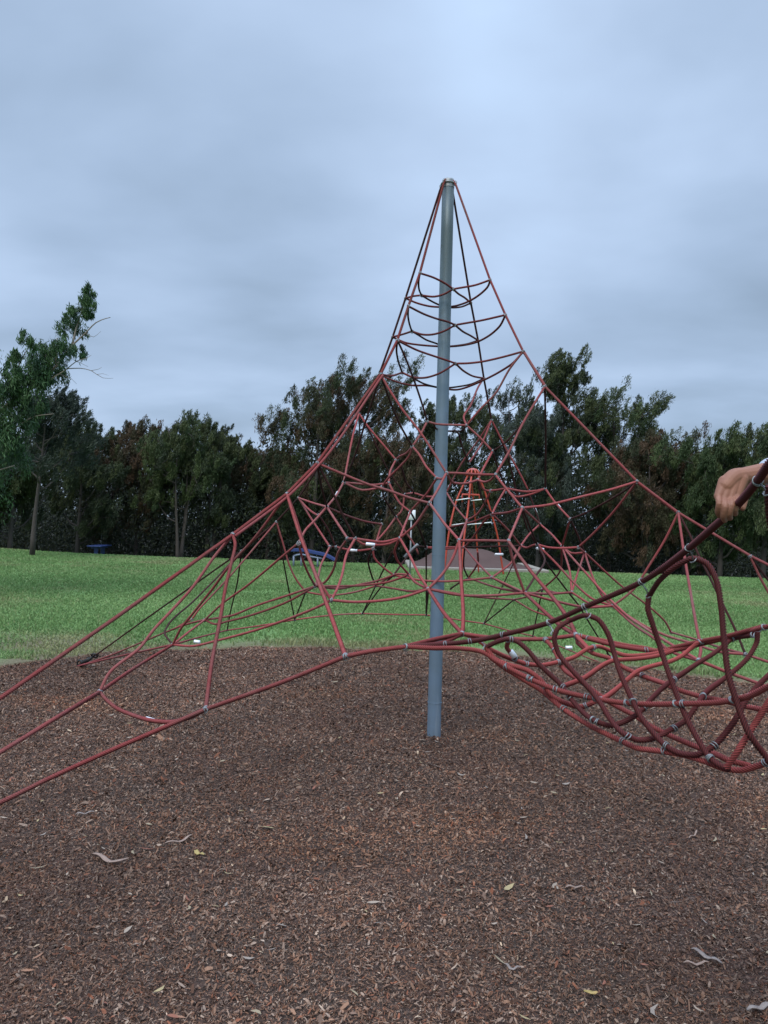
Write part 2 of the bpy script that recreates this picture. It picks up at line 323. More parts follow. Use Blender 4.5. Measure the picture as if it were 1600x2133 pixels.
# grass blades
def blades(n, ymin, ymax, pw, h0, seedcol, wscale=1.0):
    x, y = scatter(n, ymin, ymax, pw, 1.2); d = inside(x, y); keep = d > -.10+.14*RNG.random(len(x))**.5
    keep &= (fbm2(x, y, 1.7, 41)+RNG.normal(0, .35, len(x)) > -.75+.9*np.exp(-(d/.35)**2)*.9)
    # thin scruffy edge at the left of the pit
    thin = np.exp(-((x+4.2)/2.3)**2-((y-9.3)/.9)**2)*np.clip(.75+.8*fbm2(x, y, 2.4, 91), 0, 1.1); keep &= RNG.random(len(x)) > .85*np.clip(thin, 0, 1)
    x, y, d = x[keep], y[keep], d[keep]; n = len(x)
    h = h0*RNG.uniform(.5, 1.35, n)*(1+.5*np.exp(-(d/.25)**2)*np.clip(fbm2(x, y, 3, 8)+.3, 0, 1)*2)
    a = RNG.uniform(0, 2*np.pi, n); w = (.0028+.0005*y)*RNG.uniform(.7, 1.4, n)*wscale
    ln = RNG.uniform(.1, .95, n)*h; b = RNG.uniform(0, 2*np.pi, n)
    z = lawn_z(x, y)-.01
    c = np.stack([x, y, z], -1); s = np.stack([np.cos(a), np.sin(a), 0*a], -1)*w[:, None]
    tip = c+np.stack([np.cos(b)*ln, np.sin(b)*ln, h], -1); mid = c+np.stack([np.cos(b)*ln*.3, np.sin(b)*ln*.3, h*.6], -1)
    V = np.stack([c-s, c+s, mid+s*.8, mid-s*.8, tip], 1).reshape(-1, 3); k = np.arange(n)[:, None]*5
    base = np.array([(.138, .236, .084)])*(1+.16*np.clip(fbm2(x, y*1.6, .5, 88), -1, 1))[:, None]*RNG.uniform(.82, 1.2, (n, 1))
    f1 = np.clip(fbm2(x, y, .8, 51)*.9+.2+RNG.normal(0, .3, n), 0, 1)[:, None]; base = base*(1-f1*.4)+np.array([(.21, .30, .125)])*f1*.55
    dry = np.clip((fbm2(x, y, .55, 61)*.8+fbm2(x, y, 2.3, 62)*.5-.30+.4*np.clip((y-24)/4, 0, 1)+1.3*thin[keep]+.5*np.exp(-(d/.3)**2))*1.5+RNG.normal(0, .3, n), 0, 1)[:, None]
    dry = np.maximum(dry, (RNG.random((n, 1)) < .05)*.8)
    base = base*(1-dry*.8)+np.array([(.26, .25, .13)])*dry*.8
    return V, [k+np.array([[0, 1, 2, 3]])], [k+np.array([[3, 2, 4]])], np.repeat(base, 5, 0)
V, Q, T, c_ = blades(500000, 8.3, 30, 1.25, .045, 0)
tag(npmesh('grass', V, [Q[0], T[0]], M_GRASS, col=c_), kind='stuff')
# ------------------------------------------------------------------ trees
def leaves_mesh(C, D, L, Wd, col, ncol=.25, rng=RNG, flat=.0):
    """diamond slivers: centres C, directions D, lengths L, widths Wd"""
    n = len(C); D = D/(np.linalg.norm(D, axis=1)[:, None]+1e-9)
    r = rng.normal(size=(n, 3)); S_ = np.cross(D, r); S_ /= (np.linalg.norm(S_, axis=1)[:, None]+1e-9)
    V = np.stack([C-D*(L/2)[:, None], C+S_*(Wd/2)[:, None], C+D*(L/2)[:, None], C-S_*(Wd/2)[:, None]], 1).reshape(-1, 3)
    F = np.arange(n*4).reshape(-1, 4); return V, F, np.repeat(col*rng.uniform(1-ncol, 1+ncol, (n, 1)), 4, 0)
def make_tree(name, loc, H, wd, seed, tones, limbs=9, base=.12, nleaf=15000, trunk_r=.12, multi=1, wind=.2, plume=1.0, sparse=.0, bark=None, leafL=.15, leafW=.029, lean=0.0, top=1.0, parent_label=None):
    """she-oak like tree: ascending limbs that carry upright feathery plumes"""
    rg = np.random.default_rng(seed); root = empty(name, loc)
    tb = MB(); cl = []
    for s_ in range(multi):
        a0 = rg.uniform(0, 6.28); off = np.array([math.cos(a0), math.sin(a0)])*(0.12*(multi > 1)); out = (.10 if multi > 1 else 0)*wd
        h = H*.93*(1-.12*s_*rg.random()); P = []
        for j in range(9):
            t = j/8; P.append([off[0]*(1+t*2)+math.cos(a0)*out*t**1.3*1.6+lean*H*t*t+.03*H*math.sin(3*t+s_)*t, off[1]*(1+t)+math.sin(a0)*out*t**1.3, h*.96*t])
        P = np.array(P); tb.tube(spline(P, .5), 0.0001+trunk_r*(1-.93*np.linspace(0, 1, len(spline(P, .5)))**.85), 8)
        nl = max(4, limbs//multi+1)
        for q in range(nl):
            t = base+(1-base-.06)*(q+rg.random()*.8)/nl; p0 = np.array([np.interp(t, np.linspace(0, 1, 9), P[:, k]) for k in range(3)])
            env = (.75+.5*math.sin(math.pi*min(1, t*.9+.1)))*(1 if t < .7 else 1-.9*(t-.7))
            a = rg.uniform(0, 6.28); ln = wd*.49*env*rg.uniform(.6, 1.15)
            rise = ln*rg.uniform(.7, 1.35)
            mxz = H*(.93-.10*rg.random()); rise = min(rise, max(.25*rise, mxz-p0[2]))
            Q = []
            for j in range(6):
                u = j/5; Q.append(p0+np.array([math.cos(a)*ln*u**.8+wind*.12*ln*u*u, math.sin(a)*ln*u**.8, rise*u**1.35])+rg.normal(0, .04, 3)*u)
            Q = np.array(Q); tb.tube(Q, trunk_r*.42*(1-t*.5)*(1-.85*np.linspace(0, 1, 6)), 5)
            for j in range(rg.integers(4, 7)):
                u = rg.uniform(.35, 1.0)**.8; c = np.array([np.interp(u, np.linspace(0, 1, 6), Q[:, k]) for k in range(3)])
                sc_ = wd*.085*rg.uniform(.7, 1.4); e_ = c+np.array([rg.normal(0, 1.0)*sc_*1.2+wind*.4*sc_, rg.normal(0, 1.0)*sc_*1.4, abs(rg.normal(.8, .8))*sc_])
                tb.tube([c, (c+e_)/2+rg.normal(0, .03, 3), e_], [.02, .013, .006], 4, caps=False); cl.append((e_, sc_))
        cl += [(np.array([P[-1][0]+rg.normal(0, .3), P[-1][1]+rg.normal(0, .3), h*(1-.05*k)]), wd*.06) for k in range(2)]
    tr = tb.build('trunk', bark or M_BARK, root)
    K = len(cl); sz = np.array([c[1] for c in cl]); pr_ = sz**2/np.sum(sz**2); cen = np.array([c[0] for c in cl])
    # every clump is a few upright plumes
    npl = 5; pc = np.repeat(cen, npl, 0)+rg.normal(0, 1, (K*npl, 3))*np.repeat(sz, npl)[:, None]*np.array([.9, .9, .8]); ps = np.repeat(sz, npl)*rg.uniform(.45, .9, K*npl)
    pt = rg.random(K*npl); tone = np.array(tones)[np.minimum((np.repeat(rg.random(K), npl)*.7+pt*.3)*len(tones), len(tones)-1).astype(int)]
    N = int(nleaf*3.2); i = rg.choice(K*npl, N, p=np.repeat(pr_, npl)/npl)
    ax = np.array([wind, 0, 1.0])+rg.normal(0, .22, (K*npl, 3)); ax /= np.linalg.norm(ax, axis=1)[:, None]
    t = rg.uniform(-1, 1.25, N); w = (1.15-np.abs(t)*.55)
    C = pc[i]+ax[i]*(t*ps[i]*1.25*plume)[:, None]+rg.normal(0, 1, (N, 3))*(ps[i]*w*.40)[:, None]
    C[:, 2] = np.clip(C[:, 2], .15, None)
    D = ax[i]*1.0+rg.normal(0, .48, (N, 3))+np.array([wind*.4, 0, 0])
    if sparse: keep = rg.random(N) > sparse; C, D, i = C[keep], D[keep], i[keep]
    n = len(C); V, F, c_ = leaves_mesh(C, D, leafL*rg.uniform(.6, 1.3, n), leafW*rg.uniform(.6, 1.3, n), tone[i], .3, rg); c_ = c_*.88
    npmesh('crown', V, F, M_LEAF, root, col=c_)
    return root
GRN = [(.055, .072, .034), (.07, .085, .036), (.042, .056, .032)]
BRN = [(.085, .060, .036), (.070, .064, .035), (.098, .064, .038), (.055, .064, .035)]
GRY = [(.055, .07, .055), (.045, .06, .05), (.065, .08, .06)]
OLV = [(.07, .095, .035), (.05, .075, .032), (.085, .105, .045)]
def ptree(name, px, topy, halfw, dist, seed, tones, label, zb=None, **k):
    b = U(px, 1150, dist); bx, by = b.x, b.y; z0 = float(lawn_z(np.array([bx]), np.array([by]))[0]) if zb is None else zb
    z0 = max(z0, -2.1)
    H = U(px, topy, dist).z-z0; wd = halfw*2/FPX*dist
    r = make_tree(name, (bx, by, z0-.03), H, wd, seed, tones, **k); tag(r, label, 'tree', 'she-oak trees along the far side of the lawn'); return r
T_ = [
 (282, 858, 62, 36, 1, BRN, 'rust tinted she-oak left of the round-topped green one', dict(limbs=14)),
 (372, 856, 62, 34, 2, GRN+OLV, 'green she-oak with several bare stems and sky showing between them', dict(limbs=12, multi=4, base=.35, nleaf=13000, trunk_r=.09, bark=M_BARK)),
 (432, 866, 52, 35.5, 3, GRN, 'dark green she-oak closing the right side of the left grove', dict(limbs=12, multi=2, base=.25)),
 (505, 915, 50, 38, 4, GRN+BRN, 'low she-oak in the dip of the tree line', dict(limbs=12)),
 (556, 925, 45, 37, 41, GRN, 'low dark she-oak at the foot of the tall brownish pair', dict(limbs=12)),
 (648, 772, 78, 35, 5, BRN+GRN, 'tall brownish she-oak left of the leaning bushy one', dict(limbs=18, nleaf=24000, trunk_r=.16)),
 (735, 762, 74, 36, 6, BRN+GRN, 'tall she-oak behind the left ropes, crown blown to the right', dict(limbs=16, nleaf=20000, wind=.4, trunk_r=.16)),
 (800, 905, 62, 34, 7, BRN, 'low rust brown she-oak seen through the left of the net', dict(limbs=14)),
 (868, 822, 52, 38, 8, GRN, 'green she-oak just left of the steel mast', dict(limbs=12)),
 (955, 800, 60, 37, 9, GRN, 'dark she-oak directly behind the steel mast', dict(limbs=14)),
 (1048, 768, 56, 39, 10, GRY+GRN, 'thin feathery grey green she-oak right of the mast', dict(limbs=13, nleaf=9500, base=.3)),
 (1158, 708, 58, 35, 11, GRN, 'tallest she-oak with an open crown and clear trunk', dict(limbs=15, nleaf=15000, base=.42, trunk_r=.17, wind=.35)),
 (1120, 860, 70, 33, 12, GRN+GRY, 'bushy she-oak under the tallest open-crowned one', dict(limbs=15, nleaf=20000)),
 (1268, 812, 82, 35, 13, OLV+GRN, 'broad olive she-oak sloping down to the right', dict(limbs=16, nleaf=19000, wind=.4, base=.3)),
 (1345, 905, 78, 32, 14, BRN, 'wide brown she-oak behind the right corner rope', dict(limbs=18, nleaf=24000, trunk_r=.14)),
 (1425, 965, 50, 33, 15, BRN+GRN, 'small dark she-oak in the gap before the right-hand grove', dict(limbs=12)),
 (1392, 896, 26, 36, 16, GRN, 'sparse twiggy young tree with a few leaves against the sky', dict(limbs=7, nleaf=650, base=.5, trunk_r=.05)),
 (1500, 905, 76, 29, 17, OLV, 'olive green tree behind the drooping hand', dict(limbs=16, nleaf=23000)),
 (1590, 888, 80, 28, 18, OLV+GRN, 'broad olive green tree at the far right edge', dict(limbs=16, nleaf=23000)),
 (160, 880, 62, 34, 19, GRN, 'green she-oak right of the grey leaning trunk', dict(limbs=14, wind=.35)),
 (225, 905, 50, 37, 20, GRN+BRN, 'low she-oak behind the blue picnic table', dict(limbs=12)),
 (20, 930, 75, 31, 21, GRN, 'dark she-oak below the gum tree at the left edge', dict(limbs=16, nleaf=20000)),
 (-60, 900, 80, 30, 22, GRN, 'dark she-oak just outside the left edge', dict(limbs=16)),
]
for px, ty, hw, di, sd_, tn, lb, kw in T_:
    k = dict(nleaf=15000); k.update(kw); ptree('she_oak', px, ty, hw, di, sd_+100, tn, lb, **k)
# slim grey tree with a clear pale trunk at the left
b = gnd(68, 1141, .1); r = make_tree('she_oak', (U(68, 1141, 26).x, 26, float(lawn_z(np.array([-11.9]), np.array([26.]))[0])-.05), U(130, 800, 26).z, 2.3, 200, GRY, limbs=13, base=.42, nleaf=8500, trunk_r=.10, wind=.55, lean=.05, leafL=.15, leafW=.025)
tag(r, 'slim grey she-oak with a bare leaning trunk at the left of the lawn', 'tree')
# understorey and farther wood behind the named trees: one mass
def wood():
    rg = np.random.default_rng(5); C = []; cc = []
    for (n, y0, y1, z0, z1, l) in ((210000, 34.0, 41, -1.8, 2.6, .17), (150000, 40, 50, -1.8, 5.4, .34)):
        x = rg.uniform(-36, 36, n); y = rg.uniform(y0, y1, n); y -= .11*np.clip(x, 0, 40)
        hh = z1*(1+.35*fbm2(x, y, .5, 9)); z = z0+(hh-z0)*rg.random(n)
        C.append(np.stack([x, y, z, np.full(n, l)], -1)); tone = np.array(GRN+GRY)[rg.integers(0, 6, n)]*(.85+.3*np.clip(fbm2(x, y+z, .9, 12), -1, 1))[:, None]; cc.append(tone)
    C = np.vstack(C); cc = np.vstack(cc); n = len(C)
    V, F, c_ = leaves_mesh(C[:, :3], rg.normal(0, .7, (n, 3))+np.array([.2, 0, .6]), C[:, 3]*rg.uniform(.7, 1.4, n), C[:, 3]*.3, cc*.6, .3, rg)
    tag(npmesh('undergrowth', V, F, M_LEAF, col=c_), kind='stuff')
wood()
# gum tree leaning in from the left
def gum():
    rg = np.random.default_rng(77); D0 = 14.0
    root = empty('gum_tree', (U(-260, 1150, D0).x, D0+.5, 0)); o = root.location
    def P(x, y, d=0): return np.array(U(x, y, D0+d)-o)
    tb = MB()
    tk = [np.array([0, 0, -.1]), np.array([.1, 0, 1.3]), P(-225, 930, .4), P(-190, 760, .5), P(-170, 560, .7), P(-200, 380, .8)]
    tb.tube(spline(tk, .2), np.linspace(.21, .07, len(spline(tk, .2))), 10)
    def limb(pts, r0, r1): q = spline([P(*p) for p in pts], .08); tb.tube(q, np.linspace(r0, r1, len(q)), 7)
    limb([(-222, 930, .4), (-120, 900, .2), (-20, 868, 0), (40, 826, -.1), (80, 795), (118, 762), (150, 720), (178, 694), (200, 672), (212, 666), (230, 661)], .075, .006)
    limb([(118, 762), (118, 735), (120, 716), (118, 704)], .022, .006); limb([(150, 720), (160, 680), (172, 640), (175, 612)], .02, .004)
    limb([(40, 826, -.1), (30, 790, .2), (42, 755, .3), (60, 722, .3)], .03, .005); limb([(80, 795), (92, 760), (96, 735)], .02, .005)
    limb([(60, 812, 0), (105, 790, -.1), (140, 768, -.1), (160, 752, -.1), (180, 746), (190, 740)], .022, .003)
    limb([(140, 768, -.1), (168, 767), (190, 772), (202, 780), (214, 787), (236, 788)], .010, .002); limb([(190, 772), (205, 769), (212, 765)], .005, .002); limb([(202, 780), (214, 778), (226, 782)], .004, .0015)
    limb([(160, 752, -.1), (172, 758), (184, 764)], .005, .002); limb([(125, 780), (150, 790), (160, 800)], .006, .002); limb([(178, 694), (195, 702), (210, 690)], .006, .002)
    limb([(-120, 900, .2), (-30, 905, 0), (30, 892, -.2), (70, 868, -.2), (112, 862, -.2)], .035, .006)
    limb([(-190, 760, .5), (-100, 700, .3), (-60, 670, 0)], .05, .006); limb([(-222, 900, .4), (-120, 960, 0), (-30, 985, -.2), (30, 970, -.2)], .05, .008)
    tb.build('trunk', M_BARKP, root)
    cs = [(178, 622, 26), (182, 608, 16), (160, 650, 24), (180, 655, 18), (152, 685, 26), (135, 665, 14), (135, 728, 32), (165, 735, 17), (62, 716, 20), (36, 744, 16), (98, 735, 24), (75, 768, 40), (110, 765, 34), (32, 795, 32), (62, 822, 42), (12, 842, 44), (100, 800, 28), (0, 905, 52), (-50, 860, 80), (25, 950, 40), (-60, 1000, 90), (-120, 780, 70), (20, 770, 20), (48, 870, 34), (85, 850, 20), (-90, 690, 50), (-160, 620, 70), (-220, 500, 90), (-240, 380, 80), (-300, 640, 90), (-330, 820, 90), (-150, 450, 60), (10, 815, 34), (90, 785, 34)]
    C = []; 
    for (x, y, r_) in cs:
        c0 = P(x, y, rg.normal(0, .25)); R = r_/FPX*D0; ns_ = max(4, int(r_/3))
        for _ in range(ns_):
            v = rg.normal(0, .42, 3)*R; C.append(np.hstack([c0+v, [R*.33]]))
    C = np.array(C); per = 100; n = len(C)*per
    c = np.repeat(C[:, :3], per, 0)+rg.normal(0, 1, (n, 3))*np.array([.8, .8, 1.15])*np.repeat(C[:, 3], per)[:, None]*.62
    D = rg.normal(0, .5, (n, 3))+np.array([.15, 0, -1.0])
    tone = np.repeat(np.array([(.055, .115, .045), (.04, .085, .035), (.07, .13, .05), (.045, .09, .05)])[rg.integers(0, 4, len(C))], per, 0)
    V, F, c_ = leaves_mesh(c, D, rg.uniform(.06, .12, n), rg.uniform(.013, .022, n), tone, .3, rg); c_ = c_*.88
    npmesh('crown', V, F, M_EUC, root, col=c_)
    tag(root, 'leafy gum tree leaning in over the left edge with bare twigs at its tip', 'tree')
gum()
# ------------------------------------------------------------------ things on the lawn
M_BLUE = mat('blue_paint', (.018, .04, .15), .5, noise=(9, (.02, .04, .12), .5, .8)); M_GREYP = mat('grey_paint', (.13, .16, .22), .5)
M_ORG = mat('orange_paint', (.38, .045, .022), .5, noise=(8, (.28, .035, .022), .5, .8)); M_WHT = mat('white_paint', (.72, .74, .76), .5)
M_RUB = mat('rubber_surface', (.062, .032, .026), .9, noise=[(1.2, (.075, .042, .035), .4, .7), (50, (.12, .085, .075), .55, .8)], bump=(60, .5, .01)); M_CONC = mat('concrete', (.25, .225, .19), .9, noise=(12, (.2, .19, .16), .4, .8))
M_LPOST = mat('lamp_post_paint', (.13, .15, .15), .6); M_LAMP = mat('lamp_glass', (.55, .57, .58), .35)
def lz(x, y): return float(lawn_z(np.array([float(x)]), np.array([float(y)]))[0])
# rubber mound behind the net
def mound():
    Y0, Y1 = 26.2, 30.5; xa, xb = U(868, 1170, 27).x, U(1112, 1180, 27).x; root = empty('rubber_mound', ((xa+xb)/2, 27.5, lz(2, 27)))
    nx, ny = 60, 24; xs = np.linspace(xa, xb, nx); ys = np.linspace(Y0, Y1, ny); Xg, Yg = np.meshgrid(xs, ys)
    u = (Xg-xa)/(xb-xa); v = (Yg-Y0)/(Y1-Y0); prof = np.clip(np.minimum(u/.30, (1-u)/.36), 0, 1); prof = prof*prof*(3-2*prof)
    vv = np.clip(v/.75, 0, 1); Zg = .56*prof*(vv*vv*(3-2*vv))+.06+.012*np.sin(Xg*3)
    V = np.stack([Xg, Yg, Zg+root.location.z], -1).reshape(-1, 3)-np.array(root.location); i = np.arange(ny-1)[:, None]*nx; kk = np.arange(nx-1)[None]
    F = np.stack([i+kk, i+kk+1, i+nx+kk+1, i+nx+kk], -1).reshape(-1, 4)
    b0 = len(V); ring = list(range(nx))+[nx*j+nx-1 for j in range(1, ny)]+[nx*(ny-1)+j for j in range(nx-2, -1, -1)]+[nx*j for j in range(ny-2, 0, -1)]
    low = V[ring].copy(); low[:, 2] = -.3; V = np.vstack([V, low]); m = len(ring)
    F = np.vstack([F, [(ring[j], b0+j, b0+(j+1) % m, ring[(j+1) % m]) for j in range(m)]])
    npmesh('rubber_surface', V, F, M_RUB, root, smooth=True)
    k = MB(); w = .30; zc = -.01
    k.box(((xa+xb)/2-root.location.x, Y0-.16-root.location.y, zc), (xb-xa+.6, .32, .24), bev=.02)
    k.box((xa-.16-root.location.x, (Y0+Y1)/2-root.location.y+.01, zc-.006), (.30, Y1-Y0, .24), bev=.02); k.box((xb+.16-root.location.x, (Y0+Y1)/2-root.location.y+.01, zc-.006), (.30, Y1-Y0, .24), bev=.02)
    k.build('kerb', M_CONC, root, smooth=False)
    tag(root, 'low brown rubber play mound with a pale concrete edge behind the net', 'play mound')
mound()
# orange climbing frame on the mound
def frame():
    D = 24.0; tz = U(985, 974, D).z; c = U(985, 1150, D); z0 = lz(c.x, c.y); root = empty('play_tower', (c.x, c.y, z0)); H = tz-z0; o = root.location
    def P(x, y, dy): return np.array(U(x, y, D+dy)-o)
    legs = [[(975, 990), (950, 1046), (938, 1095), (925, 1165)], [(985, 978), (981, 1000), (975, 1060), (968, 1110), (962, 1175)], [(992, 985), (1005, 1010), (1018, 1050), (1035, 1110), (1050, 1168)], [(980, 985), (985, 1030), (990, 1080), (998, 1165)]]
    for j, l in enumerate(legs):
        dy = (-.5, -1.0, .2, 1.0)[j]; n = len(l); pts = [P(x, y, dy*(i/(n-1))) for i, (x, y) in enumerate(l)]; pts[-1][2] = -.02
        m = MB(); m.tube(spline(pts, .1), (.03 if j < 3 else .026), 8); m.build('leg', M_ORG, root)
    cap = MB(); top = P(985, 982, 0); r_ = .21
    for a in range(5):
        t0 = a*math.pi/5; pts = [top+np.array([r_*math.cos(t)*math.cos(t0), r_*math.cos(t)*math.sin(t0), -.12+.2*math.sin(t)]) for t in np.linspace(-.1, math.pi+.1, 12)]; cap.tube(pts, .028, 7)
    cap.build('top_hoop', M_ORG, root)
    cap = MB(); cap.lathe(top+np.array([0, 0, .045]), [(0.0, .05), (.07, .045), (.11, .02), (.115, -.02), (.06, -.04), (0, -.045)], 16); cap.build('hub', M_WIRE, root)
    m = MB(); m.tube(spline([P(963, 1046, -.3), P(963, 1030, -.3), P(998, 1031, -.2), P(999, 1043, -.2)], .5), .032, 7); m.build('handle_bar', M_ORG, root)
    for a, b in (((950, 1042), (978, 1038)), ((981, 1043), (1008, 1040)), ((940, 1094), (970, 1090)), ((974, 1093), (1024, 1088))):
        m = MB(); m.tube([P(*a, -.3), P(*b, -.5)], .018, 6); m.build('rung', M_WHT, root)
    tag(root, 'tall orange tubular play tower seen through the ropes right of the mast', 'play tower')
frame()
def sign():
    D = 20.5; a = U(857, 1078, D); z0 = lz(a.x, a.y); root = empty('park_sign', (a.x, a.y, z0)); o = root.location
    m = MB(); p = U(857, 1078, D)-o; top = p.z+.16
    m.tube([(0, 0, -.05), (0, 0, p.z-.05)], .022, 8); m.build('post', M_WIRE, root)
    m = MB(); m.box((.01, -.035, p.z+.07), (.19, .012, .26), bev=.004); m.build('sign_board', M_WHT, root)
    tag(root, 'small blank white sign on a thin grey post left of the mast', 'sign')
sign()
def lamp(px, py, D, label):
    a = U(px, py, D); z0 = max(lz(a.x, a.y), -2.1); root = empty('street_lamp', (a.x, a.y, z0)); h = a.z-z0
    m = MB(); m.lathe((0, 0, 0), [(.05, 0), (.05, .25), (.03, .32), (.022, h-.2), (.035, h-.16), (.035, h-.12)], 10); m.build('post', M_LPOST, root)
    m = MB(); m.lathe((0, 0, h-.12), [(.03, 0), (.055, .03), (.065, .10), (.05, .16), (.02, .19), (0.001, .20)], 14); m.build('lamp_shade', M_LAMP, root)
    tag(root, label, 'lamp', 'lamps among the trees')
lamp(441, 1087, 35.5, 'slender lamp post with a pale head before the trees, right one of two'); lamp(213, 1068, 35.5, 'slender lamp post with a pale head standing behind the blue table')
def pedestal(px, py, D, label):
    a = U(px, py, D); z0 = lz(a.x, a.y); root = empty('picnic_table', (a.x, a.y, z0), .05)
    m = MB(); m.box((0, 0, .735), (.60, 1.5, .05), bev=.012); m.build('table_top', M_BLUE, root, smooth=False)
    for s in (-1, 1):
        m = MB(); m.box((0, s*.45, .36), (.16, .08, .70), bev=.01); m.box((0, s*.45, .02), (.44, .09, .04), bev=.008); m.box((0, s*.45, .66), (.42, .06, .05), bev=.008); m.build('leg', M_BLUE, root, smooth=False)
    tag(root, label, 'picnic table')
pedestal(207, 1154, 33.0, 'small dark blue table before the trees at the left')
def slide():
    # blue curved park shelter bench with grey legs
    D = 25.5; a = U(650, 1165, D); z0 = lz(a.x, a.y); root = empty('park_slide', (a.x, a.y, z0)); o = root.location
    def P(x, y, dy=0): return np.array(U(x, y, D+dy)-o)
    c = [P(608, 1146, .35), P(628, 1146, .3), P(655, 1151, .15), P(680, 1157, 0), P(697, 1166, -.1)]; c = np.array(spline(c, .08)); n = len(c)
    m = MB(); W_ = .32; rows = []
    for i in range(n):
        for (dy, dz) in ((-W_, .05), (-W_+.04, .05), (-W_+.05, 0), (W_-.05, 0), (W_-.04, .05), (W_, .05), (W_, -.03), (-W_, -.03)): rows.append(c[i]+np.array([0, dy, dz]))
    Q = [(i*8+k, i*8+(k+1) % 8, (i+1)*8+(k+1) % 8, (i+1)*8+k) for i in range(n-1) for k in range(8)]; m.add(rows, Q); m.build('chute', M_BLUE, root, smooth=False)
    m = MB(); m.tube(spline([P(612, 1158, -.2), P(625, 1155, -.2), P(650, 1160, -.2), P(674, 1164, -.2)], .1), .03, 7); m.build('rail', M_GREYP, root)
    for x, y in ((612, 1158), (628, 1157), (662, 1161)):
        for dy in (-.2, .5):
            p = P(x, y, dy); m = MB(); m.tube([(p[0], p[1], -.05), (p[0], p[1], p[2])], .032, 8); m.build('leg', M_GREYP, root)
    tag(root, 'low dark blue slide with grey legs on the far edge of the lawn', 'slide')
slide()
# sticks, bark strips and leaves lying on the mulch
M_STRIP = mat('bark_strip', (.27, .19, .15), .8, noise=(30, (.22, .15, .12), .4, .8)); M_STICK = mat('stick', (.24, .20, .18), .85, noise=(30, (.14, .11, .10), .4, .8)); M_YEL = mat('yellow_leaf', (.34, .26, .09), .6, noise=(40, (.35, .22, .08), .5, .8))
def strip(name, pts, w, m_, label, cat, cup=.4):
    P = [np.array(gnd(x, y)) for x, y in pts]; P = [np.array([p[0], p[1], float(mulch_z(p[0], p[1]))+.016]) for p in P]
    o = P[0].copy(); q = np.array(spline(P, .012)); n = len(q); T = np.gradient(q, axis=0); T[:, 2] = 0; T /= np.linalg.norm(T, axis=1)[:, None]; N = np.stack([-T[:, 1], T[:, 0], 0*T[:, 0]], -1)
    u = np.linspace(0, 1, n); ww = w*np.clip(np.sin(np.pi*np.clip(u*.92+.05, 0, 1)), .12, 1)**.6*(1+.12*np.sin(u*19)); rows = []
    for sgn, th_ in ((1, .0012), (-1, -.0012)):
        for k in (-1, -.4, .4, 1): rows.append(q+N*(ww*k/2)[:, None]+np.array([0, 0, 1])*(th_+cup*ww*k*k*.5+.006*np.sin(u*9)+.004)[:, None])
    R = np.stack([rows[0], rows[1], rows[2], rows[3], rows[7], rows[6], rows[5], rows[4]], 1).reshape(-1, 3)
    Q = [(i*8+k, i*8+(k+1) % 8, (i+1)*8+(k+1) % 8, (i+1)*8+k) for i in range(n-1) for k in range(8)]; Q += [(0, 1, 6, 7), (1, 2, 5, 6), (2, 3, 4, 5)]; e_ = (n-1)*8; Q += [(e_+7, e_+6, e_+1, e_), (e_+6, e_+5, e_+2, e_+1), (e_+5, e_+4, e_+3, e_+2)]
    ob = npmesh(name, R-o, np.array(Q), m_, smooth=True); ob.location = o; tag(ob, label, cat)
strip('bark_strip', [(192, 1788), (212, 1796), (230, 1804), (250, 1807), (268, 1800)], .022, M_STRIP, 'curled pinkish bark strip on the mulch below the left ropes', 'bark')
strip('bark_strip', [(343, 1768), (368, 1765), (388, 1758), (400, 1751)], .014, M_STRIP, 'thin pale curved bark strip on the mulch, right of the curled one', 'bark')
strip('fallen_leaf', [(405, 1783), (413, 1790), (425, 1793)], .022, M_YEL, 'yellow fallen leaf on the mulch beside the thin pale bark strip', 'leaf')
strip('stick', [(1440, 1990), (1463, 2003), (1485, 2013), (1503, 2022)], .020, M_STICK, 'grey stick lying slanted at the bottom right of the mulch', 'stick', .7)
strip('bark_strip', [(1424, 2017), (1450, 2019), (1476, 2018)], .012, M_STRIP, 'straight pinkish bark sliver lying below the slanted grey stick', 'bark')
strip('bark_strip', [(1178, 1860), (1198, 1858), (1217, 1860)], .014, M_STRIP, 'short pinkish bark strip lying alone in the right half of the mulch', 'bark')
strip('stick', [(1556, 2120), (1580, 2117), (1604, 2108)], .020, M_STICK, 'pale stick cut off by the bottom right corner', 'stick', .7)
strip('bark_strip', [(1051, 2027), (1062, 2037), (1085, 2036)], .012, M_STICK, 'small pale hooked strip near the bottom centre of the mulch', 'bark')
strip('fallen_leaf', [(1216, 2085), (1230, 2090), (1244, 2087)], .018, M_YEL, 'small yellow leaf near the bottom of the mulch', 'leaf')
strip('bark_strip', [(157, 1706), (178, 1704), (196, 1702)], .012, M_STICK, 'faint grey sliver on the mulch under the lowest left rope', 'bark')
strip('bark_strip', [(1435, 1748), (1448, 1740), (1452, 1733)], .008, M_STRIP, 'tiny pale curl of bark under the hanging net', 'bark')
